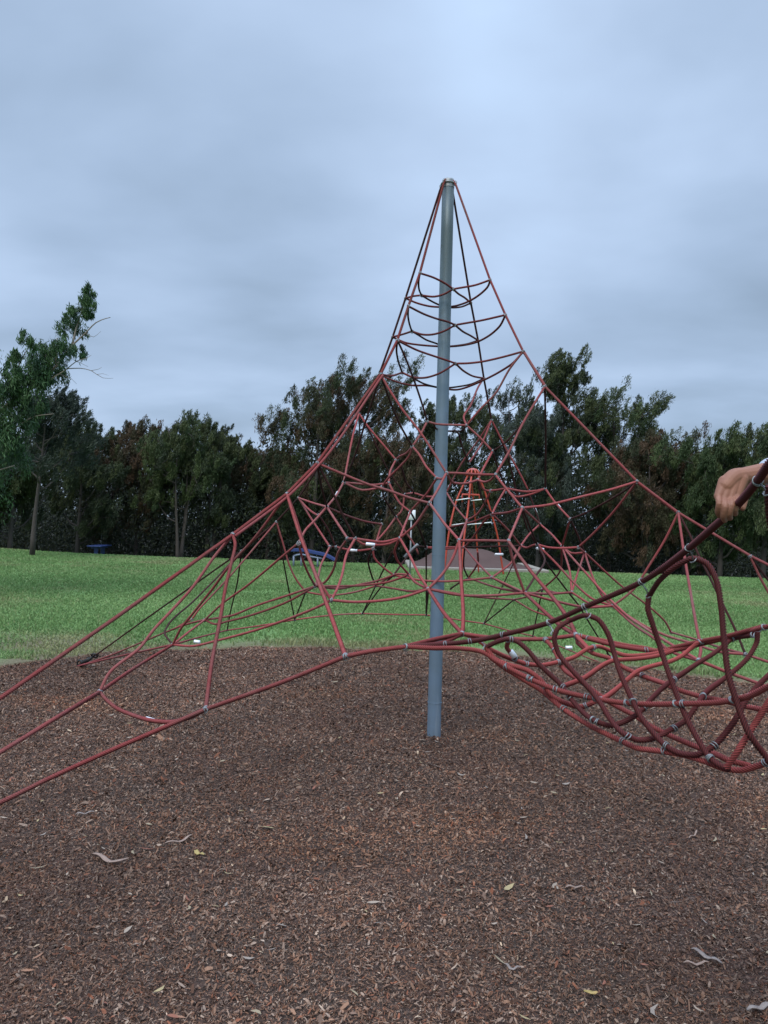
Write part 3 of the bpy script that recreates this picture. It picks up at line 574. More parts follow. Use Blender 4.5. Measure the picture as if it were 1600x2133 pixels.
# ------------------------------------------------------------------ the rope pyramid
MST = gnd(903.5, 1540); RAD = .0077
ZR = [-.1, 0, .88, 1.14, 1.45, 1.70, 1.90, 2.5, 2.8, 3.07, 3.35, 4.13]; RR = [5.0, 4.6, 3.3, 2.82, 2.12, 1.69, 1.44, .80, .64, .50, .365, .05]
def prof(z): return float(np.interp(z, ZR, RR))
def vec(x, y): return RM @ Vector(((x-800)/FPX, -(y-1066.5)/FPX, -1))
AZ = {'FL': 236, 'FR': 326, 'BR': 56, 'BL': 146}
def corner_d(x, y, a):
    a = R_(AZ[a]); n = Vector((-math.sin(a), math.cos(a), 0)); return n.dot(MST-CAMP)/n.dot(vec(x, y))
NF = Vector((math.cos(R_(281)), math.sin(R_(281)), 0))
def face_d(x, y, k):
    v = vec(x, y); d = 5.7
    for _ in range(14):
        z = EYE+v.z*d; s = k*.707*prof(z); d = .5*d+.5*(s-NF.dot(CAMP-MST))/NF.dot(v)
    return d
NODES = {}
def node_depth(x, y, s):
    if isinstance(s, str) and s in AZ: return corner_d(x, y, s)
    if isinstance(s, str) and s[0] == 'd': return float(s[1:])
    return face_d(x, y, float(s))
for ln in '''
fl1 875 569 FL;fl2 851 638 FL;fl3 828 709 FL;fl4 793 780 FL;fl5 661 965 FL;fl6 598 1029 FL;fl7 485 1114 FL
fr1 1021 583 FR;fr2 1053 656 FR;fr3 1090 732 FR;fr4 1135 805 FR;fr5 1327 1003 FR;fr6 1413 1068 FR;fr7 1563 1159 FR
bl1 845 621 BL;bl2 818 702 BL;bl3 790 780 BL;bl4 748 861 BL;bl5 622 1037 BL;bl6 576 1087 BL;bl7 503 1148 BL
br1 981 631 BR;br2 996 709 BR;br3 1008 788 BR;br4 1024 875 BR;br6 1078 1035 BR
f1 944 602 .5;f2 948 677 .45;f3 949 757 .4;l1 878 615 -.1;l2 858 690 -.1;l3 838 776 -.1;b1 928 640 -.6;b2 925 722 -.55;b3 921 809 -.5
s 890 878 .35;s2 972 886 .3;sb 949 898 -.35;q 930 985 .9;q2 1032 989 .9;r 859 930 .35;s3 1026 940 .3;p 825 958 -.35;t 810 1006 -.05;u 796 1014 .05;v 910 996 .5;a4 995 1000 .45
a5 1054 1017 .05;a1 1136 1018 .1;s4 977 965 -.5;a2 930 1026 -.85;a8 973 1084 -.35;a6 1025 1071 .3;a7 1023 1022 -.15;a3 1125 1092 -.3;b1r 1188 1081 .25;w 895 1048 .9;a9 1088 1058 .9
x 681 1056 .3;x0 716 1005 .05;y 740 1122 .65;y2 724 1122 .6;z 795 1092 -.45;e1 825 1077 -.5;d1 855 1066 .1;i 833 1121 .6;i0 784 1128 -.3;h 777 1143 -.1;bb 699 1139 -.1;bb2 687 1139 -.1;aa 664 1073 -.1;c 622 1131 .45
g1 957 1126 .95;g2 1059 1127 .95;h1 1171 1138 0;h2 1119 1134 .3;j1 1205 1140 .35;j2 1218 1151 .1;g3 888 1140 -.35;g4 968 1140 -.3;g5 1085 1137 0;mm 843 1030 -.6
e 657 1221 .2;e3 637 1233 -.5;j 690 1250 .7;k 783 1220 -.4;l 820 1198 -.1;o 852 1197 .3;n 892 1227 .75;o1 976 1204 -.3;o2 1025 1203 .2;vv 1093 1235 .7;p1 1071 1249 -.6;m1 1191 1234 .3;m2 1130 1227 -.3;k1 1277 1262 .5;k2 1398 1317 -.1
d 614 1291 -1;m 755 1278 -1;pp 888 1281 -1;q3 1008 1299 -1;r3 1110 1325 -1;q4 473 1313 -.95;fz 427 1291 -.1;gz 360 1343 .1;rz 400 1290 -.4
no 208 1441 d3.55;n0 429 1477 d2.95;n1 720 1367 d2.85;n2 845 1347 d2.85;tt 963 1320 d3.35;uu 1200 1323 d3.25;ul 1456 1376 d3.5;kk 1553 1363 d4.3
anc 161 1388 BL;anr 1283 1388 BR;br7 1140 1176 BR
'''.replace('\n', ';').split(';'):
    if not ln.strip(): continue
    a, px_, py_, s_ = ln.split(); px_, py_ = float(px_), float(py_); dd = node_depth(px_, py_, s_); NODES[a] = (px_, py_, dd)
def rope_points(items):
    """items: node names or (x, y[, d]); depths between known ones run along the rope"""
    A = []
    for it in items:
        if isinstance(it, str): A.append(list(NODES[it]))
        else: A.append([it[0], it[1], it[2] if len(it) > 2 else None])
    Lc = [0]
    for a, b in zip(A[:-1], A[1:]): Lc.append(Lc[-1]+math.hypot(a[0]-b[0], a[1]-b[1]))
    kn = [(Lc[i], a[2]) for i, a in enumerate(A) if a[2] is not None]
    for i, a in enumerate(A):
        if a[2] is None: a[2] = float(np.interp(Lc[i], [q[0] for q in kn], [q[1] for q in kn]))
    return [np.array(U(a[0], a[1], a[2])) for a in A]
def parse(sx_):
    out = []
    for w_ in sx_.split():
        if w_[0].isdigit() or w_[0] == '-': out.append(tuple(float(q) for q in w_.split(',')))
        else: out.append(w_)
    return out
# K dark rope; P plain red
ROPES = '''
P fl1 903,578 930,592 f1 955,612 968,620 br1
P fr1 990,594 962,599 f1 925,613 905,618 l1 860,617 bl1
K fl1 872,588 873,603 l1 893,624 908,632 b1 945,641 962,639 br1
P bl1 865,630 895,638 b1 950,637 980,626 1006,608 1018,595 fr1
P fl2 885,655 910,664 935,671 f2 965,691 980,699 br2
P fr2 1000,668 965,674 f2 925,690 900,697 880,697 l2 840,696 bl2
K fl2 850,657 853,675 l2 872,698 888,708 908,715 b2 950,720 975,716 br2
P bl2 845,714 870,718 905,721 b2 950,721 995,712 1022,697 1043,677 fr2
P fl3 868,729 905,742 935,752 f3 965,772 984,783 br3
P fr3 1050,743 1000,754 968,757 f3 915,778 885,787 860,786 l3 815,783 fl4
K fl3 826,730 831,757 l3 860,787 880,798 b3 950,806 985,799 br3
P bl3 825,795 860,803 890,803 b3 950,812 1005,793 1040,775 1070,755 fr3
K fl3 838,730 860,785 882,850 s
P fr3 1062,768 1032,820 1000,853 s2
P br3 998,803 980,845 966,870 s2
P s 908,883 940,885 s2
K s 903,882 906,890 sb 960,898 s2
K sb 955,903 960,922 s4
P fl4 812,813 842,858 870,893 q
K fl4 810,828 835,888 r
K fl4 767,862 755,900 735,960 x0
P bl4 737,900 720,985 x0 712,1012 702,1030 x
P bl4 762,882 800,928 p
K bl4 768,895 810,982 mm
P s 876,905 r
P r 848,943 p 812,985 t
P r 855,945 830,975 805,1000 u
P r 872,945 888,972 v
K p 835,972 847,1007 862,1028 mm
P mm 835,1067 e1
P mm 860,1027 885,1034 905,1034 928,1008
P fl5 720,990 770,1010 810,1022 850,1036 w
K fl5 664,985 670,1015 x
K fl5 695,1030 715,1075 y
P x0 750,1008 780,1010 t
P x0 755,1021 780,1018 u
P t 835,1050 d1
K u 800,1035 815,1062 e1
P x 715,1071 760,1086 z
P bl5 650,1047 x
P bl5 640,1058 aa 672,1065 x
P bl5 640,1067 668,1110 bb2
K aa 685,1105 bb
P x 655,1085 638,1102 c 587,1160 515,1220 460,1260 fz 395,1315 gz
P x 703,1090 y2
P y2 y
K bb bb2
P v 922,997 q
P v 890,1027 860,1060 d1
P q 960,986 990,988 q2
P q 942,1004 970,1007 a4
P a4 1010,1004 1022,1000 q2
P w 912,1020 q
P fr4 1085,890 1062,938 q2
K fr4 1110,845 1080,893 1045,928 s3
K fr4 1137,915 a1
P s2 1000,912 s3
P s3 1005,980 a4
K s3 1035,968 a5
P br4 1003,925 s4
P br4 1000,912 960,968 a2
P br4 1060,945 1085,990 1100,1020
K 1100,1022,6.3 1115,1062 a3
P q2 1050,1012 a9
P a5 1035,1050 a6
K a4 1002,1030 1010,1050 a6
P a4 a7 1040,1020 a5
P a7 1010,1047 995,1070 a8
P a5 1097,1024 1120,1022 a1
P a5 1072,1034 1100,1031 a1
P a1 1155,1045 b1r
P a9 1135,1053 1210,1035 1275,1019 fr5
K b1r 1212,1072 1260,1047 1300,1023 fr5
P fr5 1275,1070 1225,1122 j1
P a9 1060,1067 a6 985,1087 a10
P a2 952,1060 a8
P a8 g1
P w 927,1092 g1
P w 862,1096 i
P g1 1010,1126 g2
P a9 1072,1096 g2
P a6 1062,1108 g5
P a6 1008,1087 985,1120 g4
P a9 a3
P a3 1148,1112 h1
K a9 1105,1100 h2
P a3 1100,1116 g5
K b1r 1205,1118 j2
P b1r h1
P h2 1140,1140 1167,1142 j1
P g5 1097,1141 1110,1136 h2
P j1 j2
P h1 1190,1152 j2
P fl6 602,1042 627,1120 655,1190 685,1270 712,1345 n1
P fl6 608,1055 632,1128 660,1200 j
P fl6 525,1127 485,1170 440,1230 400,1280 375,1312 gz
P fl7 490,1130 483,1170 472,1215 460,1285 442,1378 n0
P fl7 450,1155 400,1225 350,1280 320,1312 292,1349 225,1405 no
P bl6 525,1147 475,1205 440,1242 410,1275 rz 372,1305 360,1312
K bl7 450,1205 400,1255 350,1302 343,1316 gz
K bl6 587,1150 598,1210 d
P bl6 592,1140 602,1175 617,1207 e3
K bl7 495,1210 478,1285 q4
P c 632,1170 643,1196 e
P bb2 667,1182 663,1202 e
P y2 705,1150 693,1190 675,1214 e
P y 722,1155 712,1200 702,1228 j
P y 767,1126 797,1129 i
P y 755,1133 775,1135 812,1132 i
P bb 720,1144 745,1147 h
P h 779,1160 800,1183 l
K h 767,1165 773,1195 k
P z i0 h
P e1 805,1104 i0
P e1 843,1105 865,1138 872,1155
P d1 842,1097 i
K d1 872,1098 g3
P i 855,1160 872,1195 n
P i 822,1150 827,1166 o
K g3 pp
K l 847,1162 872,1138 g3
K 817,1150,5.9 790,1205 m
K l 795,1222 m
P g3 907,1143 940,1143 g4
P g3 g4
P g1 942,1165 920,1198 n
P g1 960,1190 964,1312 tt
P n 925,1277 tt
K g4 967,1185 o1
P g4 997,1175 o2
P g5 1065,1172 o2
P 995,1150,5.9 996,1170 o1
P g2 1069,1168 vv
P g2 1110,1195 1160,1255 1190,1300 uu
K h2 1135,1165 1112,1205 vv
P h1 1165,1193 m2
P h1 1187,1190 m1
P j2 1204,1192 m1
P j2 1237,1207 1257,1244 k1
P j2 1300,1225 1350,1262 1388,1298 k2
P h2 1160,1175 1197,1215 1235,1248 k1
P h1 1222,1195 1262,1240 1310,1285 1370,1325 ul
K g4 g5
P e 710,1226 747,1218 785,1210 l
P e 715,1221 760,1219 810,1212 o
P e3 680,1240 745,1232 k
P k 820,1226 860,1232 n
P j 735,1254 785,1252 835,1245 n
P k l o
P o 862,1210 n
P l 880,1209 930,1211 980,1208 o2
P n 960,1240 1035,1240 vv
P o2 1060,1222 vv
P o1 1035,1224 vv
K o1 955,1215 937,1228
P n 1010,1245 p1
P p1 1098,1243 m2 1160,1235 m1
P vv 1147,1237 m1
P vv 1160,1253 1222,1265 k1
P vv 1135,1275 1170,1305 uu
K p1 1032,1280 q3
K q3 1057,1200 1085,1140
K m2 1117,1290 r3
P p1 1110,1272 1152,1287 1195,1310
P m1 1240,1262 k1
P k1 1325,1305 1356,1325 1400,1358 ul 1515,1400 1581,1424 1640,1448
P k1 1347,1306 1394,1326 1442,1340 1500,1358 kk 1610,1382
P k2 1450,1332 1505,1350 kk
P fr6 1385,1125 1350,1182 1320,1228 k1
P fr6 1425,1152 1437,1225 1452,1310 1460,1355 ul
K fr6 1440,1120 1457,1160 1475,1195 1500,1247 1532,1312 kk
P fr7 1582,1200 1610,1250
K fr7 1590,1195 1620,1235
K d e3
P d 660,1285 710,1280 m 820,1280 pp 922,1286 960,1292 q3 1055,1312 r3 1175,1350 1212,1365 1250,1380 anr
P j 675,1258 612,1285 525,1315 450,1335 400,1346 gz
P d 550,1302 q4 425,1325 gz
P e 600,1240 525,1265 487,1281 450,1288 fz
P e 600,1253 525,1281 475,1294 445,1300 fz
P fz 390,1300 340,1319 300,1336 225,1367 187,1380 anc
P gz 262,1364 206,1377 anc
P gz 281,1391 no 112,1499,3.0 -10,1574,2.75 -300,1752,2.35
P no 214,1449 240,1473 275,1489 312,1500 365,1503 400,1492 n0
P n1 600,1416 n0 319,1525,2.9 240,1559 101,1622 0,1672,2.75 -300,1800,2.45
P n1 770,1357 n2 930,1336 tt
P n2 910,1331 tt 1022,1328 1075,1331 1135,1331 uu
P tt 990,1331 1010,1344 1015,1350
P uu 1203,1340 1228,1357
P o2 vv
P e3 e
K n pp
'''
NODES['a10'] = (933., 1099., face_d(933, 1099, -.3))
net = empty('climbing_net', MST); tag(net, 'dusty red rope climbing pyramid hung from a tall steel mast', 'climbing net')
MO = np.array(MST)
mstT = gnd(903.5, 1540); TOPZ = 4.135
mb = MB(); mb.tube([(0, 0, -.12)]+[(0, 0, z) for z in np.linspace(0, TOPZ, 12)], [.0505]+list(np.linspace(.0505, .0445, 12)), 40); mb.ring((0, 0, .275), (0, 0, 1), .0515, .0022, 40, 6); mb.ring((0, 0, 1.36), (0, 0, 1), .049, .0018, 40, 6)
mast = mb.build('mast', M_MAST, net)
mb = MB(); mb.lathe((0, 0, TOPZ-.05), [(.0462, 0), (.0465, .05), (.043, .062), (0.02, .070), (0.001, .072)], 32); mb.build('mast_cap', M_CAP, mast)
mb = MB(); mb.ring((0, 0, TOPZ-.018), (0, 0, 1), .050, .006, 28, 8)
for a in AZ.values():
    u = Vector((math.cos(R_(a)), math.sin(R_(a)), 0)); mb.ring(Vector((0, 0, TOPZ-.02))+u*.060, u.cross(Vector((0, 0, 1))), .012, .0035, 12, 6)
mb.build('top_ring', M_CAP, net)
def rspline(pts, corners, step):
    out = []; idx = [0]+[i for i in corners if 0 < i < len(pts)-1]+[len(pts)-1]
    for a, b in zip(idx[:-1], idx[1:]):
        q = spline(pts[a:b+1], step); out += q if not out else q[1:]
    # round the kinks a little
    out = np.array(out); o2 = out.copy(); 
    for _ in range(max(1, int(.02/step))): o2[1:-1] = (o2[:-2]+2*o2[1:-1]+o2[2:])/4
    return list(o2)
def mk_rope(pts, r=RAD, step=None, name='rope', m_=M_ROPE, parent=net, org=MO, corners=()):
    q = rspline(pts, corners, step or .02); d = min((Vector(p)-CAMP).length for p in q)
    mb = MB()
    if d < 3.6: q = rspline(pts, corners, .0035); mb.tube(q, r*1.02, 10, twist=2*math.pi/.042, ridge=.2)
    else: mb.tube(q, r, 8)
    o = mb.build(name, m_, None, origin=org) ; o.location = (0, 0, 0); o.parent = parent; return o, q
# corner cables
CC = {'FL': [(875, 569), (851, 638), (828, 709), (793, 780), (661, 965), (598, 1029), (485, 1114), (240, 1288), (0, 1455)],
      'FR': [(1021, 583), (1053, 656), (1090, 732), (1135, 805), (1327, 1003), (1413, 1068), (1563, 1158)],
      'BL': [(845, 621), (818, 702), (790, 780), (748, 861), (667, 967), (622, 1037), (576, 1087), (503, 1148), (300, 1292), (206, 1360), (161, 1388)],
      'BR': [(981, 631), (996, 709), (1008, 788), (1024, 875), (1047, 925), (1062, 965), (1078, 1035), (1098, 1100), (1140, 1176), (1185, 1235), (1205, 1260), (1283, 1388)]}
CLAMP = []   # position, direction, size
for c, pl in CC.items():
    u = Vector((math.cos(R_(AZ[c])), math.sin(R_(AZ[c])), 0)); P = [MST+Vector((0, 0, TOPZ+.004))+u*.035, MST+Vector((0, 0, TOPZ-.03))+u*.062]
    Q = [U(x, y, corner_d(x, y, c)) for x, y in pl]; P += Q
    if c in ('FL', 'FR'):
        e_ = MST+u*5.0; e_.z = .02; P.append(e_)
    P = [np.array(p) for p in P]
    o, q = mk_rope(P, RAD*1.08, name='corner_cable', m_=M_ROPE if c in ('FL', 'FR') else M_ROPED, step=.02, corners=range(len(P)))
    if c in ('FL', 'FR'):   # doubled stretch below the fourth ring
        side = Vector((-u.y, u.x, 0))*.017; a_, b_ = (3, 5) if c == 'FR' else (3, 6)
        D2 = [np.array(Q[i]+side+Vector((0, 0, -.006))) for i in range(a_-1 if c == 'FR' else a_, b_+1)]
        if c == 'FR': D2 = [np.array(Q[i]+side) for i in (2, 3)]; mk_rope(D2, RAD, name='doubled_rope'); D2 = [np.array(Q[i]+side*.9+Vector((0, 0, -.008))) for i in (4, 5)]
        mk_rope(D2, RAD, name='doubled_rope')
    # ground anchor
    e_ = Vector(P[-1]); mb = MB(); dr = (Vector(P[-2])-e_).normalized(); n_ = np.array(e_-MST)
    mb.tube([n_+np.array(dr)*.0-np.array([0, 0, .03]), n_+np.array(dr)*.30], .014, 10); mb.ring(Vector(n_)+dr*.32, dr.orthogonal(), .03, .009, 14, 6); mb.ring(Vector(n_)+dr*.05, dr.cross(Vector((0, 0, 1))), .045, .010, 14, 6)
    mb.tube([n_+np.array(dr)*.1, n_+np.array(dr)*.22], .022, 8); mb.build('turnbuckle', M_BLACK, net)
# ordinary ropes
rl = []
for ln in ROPES.strip().split('\n'):
    fl_, rest = ln.split(' ', 1); it = parse(rest); pts = rope_points(it)
    L_ = sum(np.linalg.norm(a-b) for a, b in zip(pts[:-1], pts[1:])); px = sum(math.hypot(*(np.array(proj2)-np.array(proj1))) for proj1, proj2 in zip([NODES[i][:2] if isinstance(i, str) else i[:2] for i in it][:-1], [NODES[i][:2] if isinstance(i, str) else i[:2] for i in it][1:]))
    rl.append((px, fl_, it, pts))
    for j, i_ in enumerate(it):
        if isinstance(i_, str):
            a = pts[max(0, j-1)]; b = pts[min(len(pts)-1, j+1)]; CLAMP.append((i_, pts[j], b-a))
rl.sort(key=lambda r: -r[0])
REST = {'P': MB(), 'K': MB()}
for j, (px, fl_, it, pts) in enumerate(rl):
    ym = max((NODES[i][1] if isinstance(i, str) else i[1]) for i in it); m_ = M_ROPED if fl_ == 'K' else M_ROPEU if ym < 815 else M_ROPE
    # ropes are lashed, not fused: small sag between nodes
    if j < 99: mk_rope(pts, RAD*(.9 if fl_ == 'K' else 1), m_=m_, corners=[q for q, i_ in enumerate(it) if isinstance(i_, str)])
    else: REST[fl_].tube(spline(pts, .03), RAD*(.9 if fl_ == 'K' else 1), 8)
mb = REST['P']; mb.v = [v-MO for v in mb.v]
mb2 = REST['K']; mb2.v = [v-MO for v in mb2.v]
for m_, b_ in ((M_ROPE, mb), (M_ROPED, mb2)):
    if b_.v: tag(b_.build('short_rope', m_, net), kind='stuff')
# wire lashings at the nodes
best = {}
for nm, p, d_ in CLAMP: best.setdefault(nm, []).append((p, d_))
def proj(P):
    q = RM.transposed() @ (Vector(P)-CAMP); return 800+FPX*q.x/-q.z, 1066.5-FPX*q.y/-q.z, -q.z
cl = sorted(best.items(), key=lambda kv: (Vector(kv[1][0][0])-CAMP).length)
restc = MB(); cnt = 0
for nm, L_ in cl:
    mb = MB(); used_ = 0
    for p, d_ in L_[:3]:
        d_ = Vector(d_).normalized(); c = Vector(p)-MST
        jit = random.uniform(-.004, .004)
        for o_ in (-.006, .002+jit): mb.ring(c+d_*o_, (d_+Vector((random.uniform(-.25, .25), random.uniform(-.25, .25), random.uniform(-.25, .25)))).normalized(), .0102, .0019, 12, 5)
        used_ += 1
    c = Vector(L_[0][0])-MST; mb.ring(c+Vector((0, 0, -.004)), Vector((random.uniform(-1, 1), random.uniform(-1, 1), .3)).normalized(), .0135, .0018, 12, 5)
    if cnt < 99: mb.build('rope_clamp', M_WIRE, net)
    else:
        V = np.vstack(mb.v); Q = np.vstack(mb.q); restc.add(V, Q)
    cnt += 1
if restc.v: tag(restc.build('small_clamp', M_WIRE, net), kind='stuff')
# pressed aluminium sleeves
def sleeve(a, b, k, r=.0105, m_=None, name='sleeve'):
    d = k if k > 2 else None
    pa, pb = [np.array(U(x, y, d if d else face_d(x, y, k)-.01)) for x, y in (a, b)]
    mb = MB(); t = (pb-pa); q = [pa, pa+t*.04, pa+t*.96, pb]; mb.tube(q, [r*.8, r, r, r*.8], 12); mb.v = [v-MO for v in mb.v]; mb.build(name, m_ or M_FERR, net)
sleeve((699, 1034), (705, 1024), .05); sleeve((762, 1133), (781, 1135), .62); sleeve((729, 1146), (744, 1147), -.1)
sleeve((1158, 1047), (1167, 1058), .16); sleeve((1113, 1057), (1118, 1068), -.4); sleeve((1117, 1142), (1133, 1145), .25); sleeve((1031, 1155), (1048, 1155), -.1)
sleeve((303, 1497), (322, 1502), 3.3); sleeve((1063, 1356), (1073, 1369), 2.78); sleeve((404, 1336), (417, 1338), 4.6); sleeve((1178, 1349), (1192, 1349), 4.6)
sleeve((843, 1161), (871, 1134), -.33, .015, M_WIRE)

# ------------------------------------------------------------------ the sagging hammock net in front of the right corner
hm = empty('hammock_net', (0, 0, 0)); hm.parent = net
HAM = '''
T n2 930,1341,2.85 997,1333,2.8 1055,1320 1142,1297,2.68 1217,1264 1335,1212,2.42 1435,1142,2.18 1477,1106 1532,1056,1.83 1577,1003,1.68 1603,965,1.6 1660,890,1.5
L n2 905,1350 950,1350 1010,1360,2.75 1032,1375 1052,1387,2.7 1100,1412 1155,1435,2.6 1225,1452 1300,1464,2.45 1403,1466 1516,1460,2.15 1562,1449 1600,1430,2.0 1665,1398,1.9
L 1010,1358,2.8 1037,1381 1100,1421 1125,1436,2.7 1172,1475 1227,1510,2.5 1292,1542 1325,1557 1375,1564,2.3 1431,1574 1469,1586,2.2 1506,1600 1544,1604 1581,1594,2.1 1665,1562,2.0
D 1012,1348,2.75 1037,1336 1060,1331,2.72 1075,1335 1100,1355 1125,1385 1172,1430,2.62 1190,1455 1217,1485 1240,1502,2.45 1270,1512 1300,1504 1325,1490,2.45 1356,1458 1392,1424,2.6 1405,1415 1459,1379,2.75 1487,1362 1512,1342 1523,1333,2.85 1570,1322,2.75
L 1290,1254,2.45 1292,1254
D 1187,1292,2.62 1225,1282,2.55 1245,1290 1265,1317 1280,1362,2.5 1292,1400 1317,1457,2.4 1337,1495 1362,1527 1387,1553,2.28 1412,1567 1440,1572 1465,1567,2.2 1487,1554 1512,1527 1538,1490,2.2 1553,1462 1581,1428,2.25 1612,1398,2.3
D 1187,1292,2.62 1160,1313 1155,1328 1162,1357,2.6 1187,1390 1237,1445,2.5 1252,1465 1275,1502 1302,1530,2.35 1325,1541 1350,1541 1375,1533,2.35 1397,1521 1431,1499 1450,1473,2.4 1469,1445 1516,1409,2.6 1525,1402 1562,1366 1577,1336,2.65 1578,1316
D 1352,1241,2.42 1375,1207,2.36 1412,1177 1445,1163,2.3 1470,1172 1492,1207 1502,1257,2.22 1509,1334 1519,1409,2.12 1538,1471 1562,1531,2.05 1598,1580,2.05 1650,1640,2.0
D 1352,1241,2.42 1350,1270 1356,1290 1375,1347,2.4 1397,1411 1416,1462,2.3 1439,1512 1463,1554,2.2 1480,1579 1500,1594 1520,1603,2.12
L 1012,1348,2.75 1030,1372 1050,1382 1100,1397,2.7 1125,1415 1150,1450,2.65 1180,1465 1212,1472 1237,1463,2.6 1262,1452 1295,1427,2.75 1332,1397 1362,1387,2.85 1400,1377 1422,1366 1442,1349,2.95 1456,1338 1462,1336
L 1015,1350,2.8 1057,1370 1100,1384,2.85 1130,1386 1165,1379 1195,1370,2.95 1230,1350 1245,1347 1275,1357,3.05 1300,1365 1350,1364 1400,1354,3.05 1450,1341
L 1172,1430,2.64 1212,1415 1280,1376,2.9 1325,1373 1375,1365,3.0 1403,1356
L 1135,1331,3.1 1147,1343 1157,1358 1167,1380,2.95 1172,1390 1212,1420,2.8 1250,1448 1275,1465 1325,1492,2.6 1356,1512 1399,1533,2.45 1456,1557 1487,1569 1525,1586,2.2 1562,1596
L uu 1220,1345 1237,1361,3.0 1275,1373 1300,1390 1335,1406,2.85 1387,1425 1412,1436,2.65 1459,1450 1506,1459,2.5 1553,1471 1600,1479,2.35 1650,1486
L 1060,1333,2.75 1055,1348 1063,1360 1075,1374,2.8
L uu 1275,1343 1345,1354,3.1 1400,1355 1450,1344 1516,1328,2.9 1590,1307,2.7 1650,1292,2.6
L uu 1275,1338,3.2 1310,1345 1345,1350 1366,1355,3.1 1412,1346 1461,1335,2.95 1516,1324 1590,1304,2.72
L 1512,1600,2.1 1540,1560,2.08 1575,1505,2.1 1625,1425,2.1
D 1602,1012,1.62 1601,1040 1603,1075 1616,1150,1.7
'''
HS = []
for ln in HAM.strip().split('\n'):
    fl_, rest = ln.split(' ', 1)
    if 'L 1290,1254' in ln: continue
    pts = rope_points(parse(rest)); q = spline(pts, .0026); HS.append(np.array(q)); mb = MB(); rr = RAD*(1.06 if fl_ == 'T' else .98)
    mb.tube(q, rr, 10, twist=2*math.pi/.042, ridge=.22); V_ = np.vstack(mb.v)-MO; mm_ = M_HAMD if fl_ in 'TD' else M_HAM; c0 = np.array(TWC[mm_.name.split('.')[0]])
    g_ = np.where(np.arange(len(V_)) % 2 == 0, 1.4, .28)[:, None]; npmesh('hammock_rope', V_, [np.vstack(mb.q), np.vstack(mb.t)], mm_, hm, smooth=True, col=c0[None]*g_)  # strand shading painted into the tint: bright ridges, dark, dirty grooves
# wire ties (x, y, depth, direction in the picture)
HC = [(1125, 1435, 2.66), (1155, 1434, 2.6), (1172, 1431, 2.62), (1190, 1453, 2.58), (1225, 1452, 2.55), (1238, 1446, 2.52), (1300, 1464, 2.44), (1318, 1458, 2.4), (1402, 1466, 2.3), (1417, 1462, 2.28), (1516, 1460, 2.13),
      (1172, 1476, 2.6), (1227, 1510, 2.46), (1240, 1500, 2.44), (1292, 1542, 2.4), (1303, 1530, 2.36), (1375, 1563, 2.28), (1385, 1550, 2.28), (1469, 1586, 2.18), (1482, 1578, 2.18), (1586, 1590, 2.08),
      (1052, 1387, 2.7), (1100, 1412, 2.66), (1112, 1404, 2.66), (1062, 1377, 2.8), (1092, 1382, 2.85), (1167, 1381, 2.9), (1135, 1336, 3.0), (1063, 1337, 2.72), (1235, 1349, 3.0), (1333, 1401, 2.84), (1262, 1452, 2.6), (1325, 1492, 2.5), (1392, 1424, 2.64), (1397, 1521, 2.38),
      (1467, 1448, 2.45), (1487, 1562, 2.22), (1345, 1352, 3.1), (1403, 1352, 3.05), (1412, 1346, 3.05), (1456, 1336, 2.95), (1461, 1338, 2.95), (1523, 1327, 2.85), (1573, 1319, 2.75), (1590, 1306, 2.7), (1275, 1375, 2.95), (1212, 1419, 2.8), (1555, 1463, 2.25), (1215, 1467, 2.6),
      (1057, 1319, 2.82), (997, 1333, 2.9), (932, 1341, 2.95), (1142, 1297, 2.68), (1217, 1265, 2.58), (1335, 1212, 2.42), (1435, 1142, 2.18), (1577, 1003, 1.68), (1222, 1327, 3.22), (1196, 1325, 3.25), (1207, 1322, 3.25), (975, 1322, 3.3), (957, 1322, 3.35)]
rg = np.random.default_rng(4)
for x_, y_, d in HC:
    c = np.array(U(x_, y_, d)); bs = min(((np.linalg.norm(h_-c, axis=1).min(), h_) for h_ in HS), key=lambda t: t[0]); h_ = bs[1]; i_ = int(np.clip(np.linalg.norm(h_-c, axis=1).argmin(), 2, len(h_)-3))
    ax = Vector(h_[i_+2]-h_[i_-2]).normalized(); c = Vector(h_[i_])-MST; mb = MB()
    mb.ring(c, (ax+Vector(rg.uniform(-.3, .3, 3))).normalized(), .0102, .0018, 16, 6)
    mb.ring(c+ax*.007, (ax+Vector(rg.uniform(-.5, .5, 3))).normalized(), .0104, .0018, 16, 6); mb.build('wire_tie', M_WIRE, hm)
for a, b in (((1217, 1266, 2.58), (1225, 1283, 2.55)), ((1142, 1299, 2.68), (1153, 1317, 2.62)), ((1337, 1216, 2.42), (1352, 1240, 2.42)), ((1436, 1146, 2.18), (1444, 1166, 2.3)), ((1057, 1323, 2.8), (1060, 1333, 2.74)), ((1579, 1006, 1.68), (1601, 1024, 1.63)), ((1003, 1337, 2.82), (1011, 1348, 2.76)), ((1589, 1310, 2.7), (1576, 1321, 2.72))):
    pa, pb = U(*a)-MST, U(*b)-MST; mb = MB(); mb.tube([pa, (pa+pb)/2+Vector((.002, 0, .001)), pb], .0022, 7); mb.ring(pb, Vector((.7, .2, -.6)), .0110, .0022, 16, 6); mb.build('link', M_WIRE, hm)
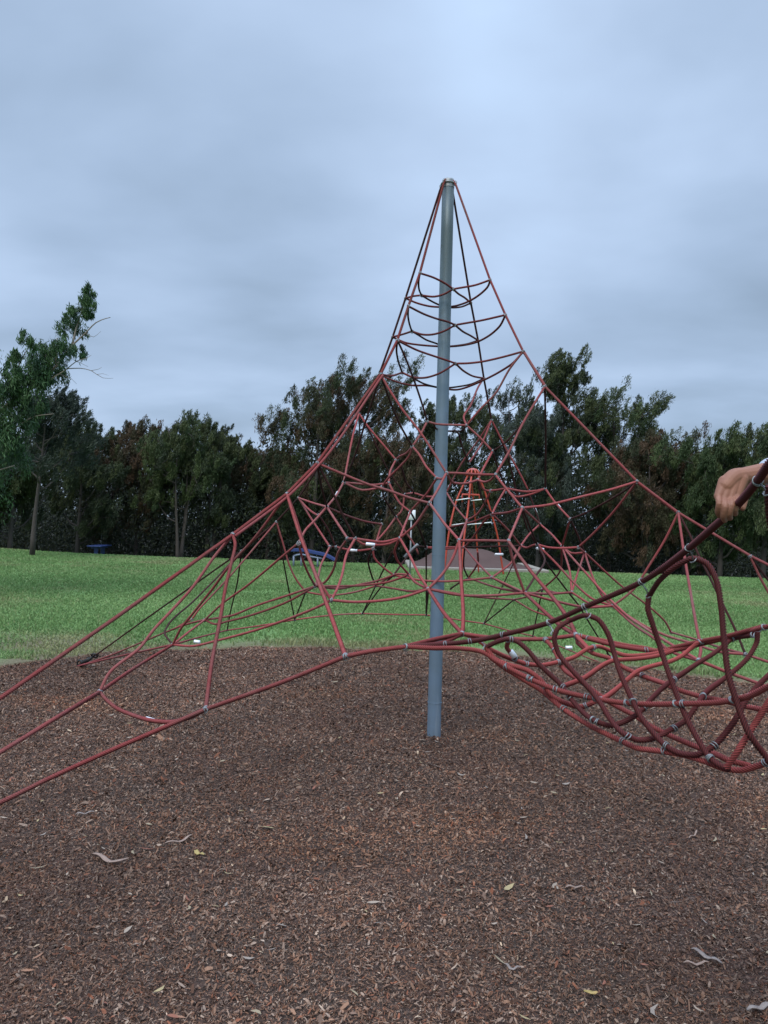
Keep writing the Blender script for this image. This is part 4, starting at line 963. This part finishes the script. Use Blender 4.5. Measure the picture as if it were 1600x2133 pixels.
# ------------------------------------------------------------------ the person at the right edge, one hand draped over the rim rope
M_SKIN = mat('skin', (.25, .108, .065), .6, noise=[(25, (.19, .08, .05), .4, .75)], bump=(300, .25, .001), spec=.4); M_SHIRT = mat('white_shirt', (.35, .39, .46), .85, bump=(120, .3, .002)); M_JEAN = mat('dark_trousers', (.03, .04, .07), .9, bump=(200, .3, .001))
M_HAIR = mat('dark_hair', (.02, .014, .01), .6, noise=(80, (.045, .03, .02), .5, .7, (1, 1, .1))); M_SHOE = mat('shoe_rubber', (.25, .25, .27), .7)
def caps(mb, pts, rad, n=14):
    P = np.array([np.array(p, dtype=float) for p in pts]); q = []; r = []
    L = [np.linalg.norm(P[i+1]-P[i]) for i in range(len(P)-1)]
    sp = np.array(spline(P, .006)); d = np.concatenate([[0], np.cumsum(np.linalg.norm(np.diff(sp, axis=0), axis=1))]); Lc = np.concatenate([[0], np.cumsum(L)])/max(sum(L), 1e-9)*d[-1]
    rr = np.interp(d, Lc, rad); t0 = (sp[0]-sp[1]); t0 /= np.linalg.norm(t0); t1 = (sp[-1]-sp[-2]); t1 /= np.linalg.norm(t1)
    A = [(sp[0]+t0*rr[0]*math.sin(a), rr[0]*math.cos(a)) for a in (1.5, 1.2, .8, .4)]; B = [(sp[-1]+t1*rr[-1]*math.sin(a), rr[-1]*math.cos(a)) for a in (.4, .8, 1.2, 1.5)]
    mb.tube([a[0] for a in A]+list(sp)+[b[0] for b in B], [a[1] for a in A]+list(rr)+[b[1] for b in B], n)
def ell(mb, c, r, n=20):
    ph = np.linspace(-math.pi/2+.02, math.pi/2-.02, 12); k = MB(); k.lathe((0, 0, 0), [(math.cos(a), math.sin(a)) for a in ph], n)
    V = np.vstack(k.v)*np.array(r)+np.array(c); mb.add(V, np.vstack(k.q)); m = len(V)
    mb.add([V[:n].mean(0)]+list(V[:n]), T=[(0, (j+1) % n+1, j+1) for j in range(n)]); mb.add([V[-n:].mean(0)]+list(V[-n:]), T=[(0, j+1, (j+1) % n+1) for j in range(n)])
def fused(mb, voxel, sm):
    o = mb.build('tmp', M_SKIN); r = o.modifiers.new('r', 'REMESH'); r.mode = 'VOXEL'; r.voxel_size = voxel
    s = o.modifiers.new('s', 'SMOOTH'); s.factor = .5; s.iterations = sm
    dg = bpy.context.evaluated_depsgraph_get(); me = bpy.data.meshes.new_from_object(o.evaluated_get(dg)); bpy.data.objects.remove(o)
    V = np.zeros(len(me.vertices)*3); me.vertices.foreach_get('co', V); F = [tuple(p.vertices) for p in me.polygons]; bpy.data.meshes.remove(me)
    return V.reshape(-1, 3), np.array([f for f in F if len(f) == 4]).reshape(-1, 4), np.array([f for f in F if len(f) == 3]).reshape(-1, 3)
def person():
    h = MB(); u = lambda x, y, d: np.array(U(x, y, d))
    wr = u(1553, 991, 1.865)
    elb = np.array([1.15, 1.97, 1.60]); sh = np.array([1.29, 1.93, 1.36])
    caps(h, [u(1665, 984, 1.93), u(1600, 985, 1.885), wr], [.032, .0265, .0215])
    caps(h, [wr, u(1528, 995, 1.85), u(1512, 1012, 1.842)], [.021, .0205, .018])
    K = [u(1534, 1034, 1.835), u(1521, 1040, 1.83), u(1508, 1040, 1.83), u(1496.5, 1034, 1.833)]
    for k, st in zip(K, ((1544, 998), (1532, 996), (1520, 998), (1511, 1004))): caps(h, [u(st[0], st[1], 1.85), k], [.017, .0105])
    F = [[(1535, 1048, 1.812), (1531, 1062, 1.812), (1532, 1070, 1.832)], [(1524, 1054, 1.806), (1519, 1070, 1.810), (1521, 1079, 1.832)], [(1511, 1057, 1.806), (1507, 1075, 1.814), (1510, 1084, 1.836)], [(1498, 1050, 1.812), (1495, 1066, 1.822), (1499, 1075, 1.838)]]
    for k, f, r in zip(K, F, (.0078, .0080, .0077, .0068)): caps(h, [k]+[u(*p) for p in f], [r*1.18, r*1.05, r*.98, r*.85])
    caps(h, [u(1545, 1000, 1.86), u(1551, 1022, 1.875), u(1550, 1042, 1.872), u(1547, 1058, 1.86)], [.0135, .0115, .0095, .0075])
    Vh, Qh, Th = fused(h, .0016, 5)
    b = MB()   # the body, facing the net
    X0, Y0 = 1.38, 2.06; P_ = lambda x, y, z: (X0+x, Y0+y, z)
    caps(b, [P_(0, 0, .86), P_(0, 0, 1.02), P_(-.01, 0, 1.2), P_(-.01, 0, 1.31)], [.125, .105, .115, .085]); caps(b, [P_(-.0, .09, .84), P_(0, -.09, .84)], [.095, .095]); caps(b, [P_(-.01, .13, 1.33), P_(-.01, -.13, 1.33)], [.055, .055]); caps(b, [P_(-.01, 0, 1.33), P_(-.03, 0, 1.47)], [.055, .048])
    ell(b, P_(-.045, 0, 1.565), (.092, .074, .112)); ell(b, P_(-.07, 0, 1.52), (.06, .055, .065)); ell(b, P_(-.143, 0, 1.55), (.02, .012, .018))
    for s in (-1, 1): ell(b, P_(-.035, s*.075, 1.56), (.016, .009, .028)); caps(b, [P_(-.132, s*.02, 1.513), P_(-.136, 0, 1.514)], [.006, .008])
    for s in (-1, 1):
        caps(b, [P_(0, s*.09, .82), P_(-.03, s*.1, .46), P_(.02, s*.1, .10)], [.082, .055, .036]); caps(b, [P_(.03, s*.1, .05), P_(-.13, s*.11, .035)], [.035, .03])
    caps(b, [P_(-.01, -.10, 1.33), sh], [.055, .048]); caps(b, [sh, elb], [.046, .036]); caps(b, [elb, u(1655, 984, 1.925)], [.037, .031])
    caps(b, [P_(-.01, .15, 1.33), P_(.03, .22, 1.07), P_(-.06, .24, .86)], [.045, .036, .024]); caps(b, [P_(-.06, .24, .86), P_(-.09, .235, .79)], [.026, .022])
    for j in range(4): caps(b, [P_(-.075-.012*j+.015, .222+.0*j, .80), P_(-.09-.010*j+.02, .225, .735), P_(-.085-.012*j+.03, .218, .70)], [.010, .0085, .007])
    caps(b, [P_(-.085, .215, .83), P_(-.10, .195, .78), P_(-.10, .19, .745)], [.011, .0095, .008])
    Vb, Qb, Tb = fused(b, .006, 4)
    V = np.vstack([Vh, Vb]); Q = np.vstack([Qh, Qb+len(Vh)]); T = np.vstack([Th, Tb+len(Vh)]) if len(Th)+len(Tb) else np.zeros((0, 3), int)
    o = np.array([X0, Y0, 0]); body = npmesh('person', V-o, [Q, T], M_SKIN, smooth=True); body.location = o
    tag(body, 'person out of frame at the right, bare forearm with hand draped over a rope', 'person')
    def part(name, mb, m_, vox, sm=4):
        V_, Q_, T_ = fused(mb, vox, sm); npmesh(name, V_-o, [Q_, T_], m_, body, smooth=True)
    c = MB(); caps(c, [P_(0, 0, .84), P_(0, 0, 1.02), P_(-.01, 0, 1.2), P_(-.01, 0, 1.32)], [.145, .128, .132, .095]); caps(c, [P_(-.01, .13, 1.33), P_(-.01, -.13, 1.33)], [.066, .066])
    caps(c, [P_(-.01, -.10, 1.33), sh], [.066, .058]); caps(c, [sh, elb], [.057, .048]); caps(c, [elb, u(1660, 984, 1.928), u(1608, 982, 1.89)], [.047, .042, .036]); caps(c, [P_(-.01, .15, 1.33), P_(.03, .22, 1.07), P_(-.055, .24, .88)], [.058, .048, .035]); part('shirt', c, M_SHIRT, .006)
    c = MB(); caps(c, [P_(0, .09, .84), P_(0, -.09, .84)], [.105, .105])
    for s in (-1, 1): caps(c, [P_(0, s*.09, .82), P_(-.03, s*.1, .46), P_(.02, s*.1, .13)], [.092, .066, .050])
    part('trousers', c, M_JEAN, .007)
    c = MB(); ell(c, P_(-.018, 0, 1.592), (.092, .083, .10)); ell(c, P_(.035, 0, 1.53), (.055, .07, .09)); part('hair', c, M_HAIR, .006)
    for s in (-1, 1):
        c = MB(); caps(c, [P_(.045, s*.1, .045), P_(-.06, s*.107, .038), P_(-.145, s*.112, .03)], [.044, .042, .034]); part('shoe', c, M_SHOE, .006)
        c = MB(); ell(c, P_(-.123, s*.032, 1.568), (.008, .011, .007)); c.build('eye', M_BLACK, body, origin=None).location = -Vector(o)
person()
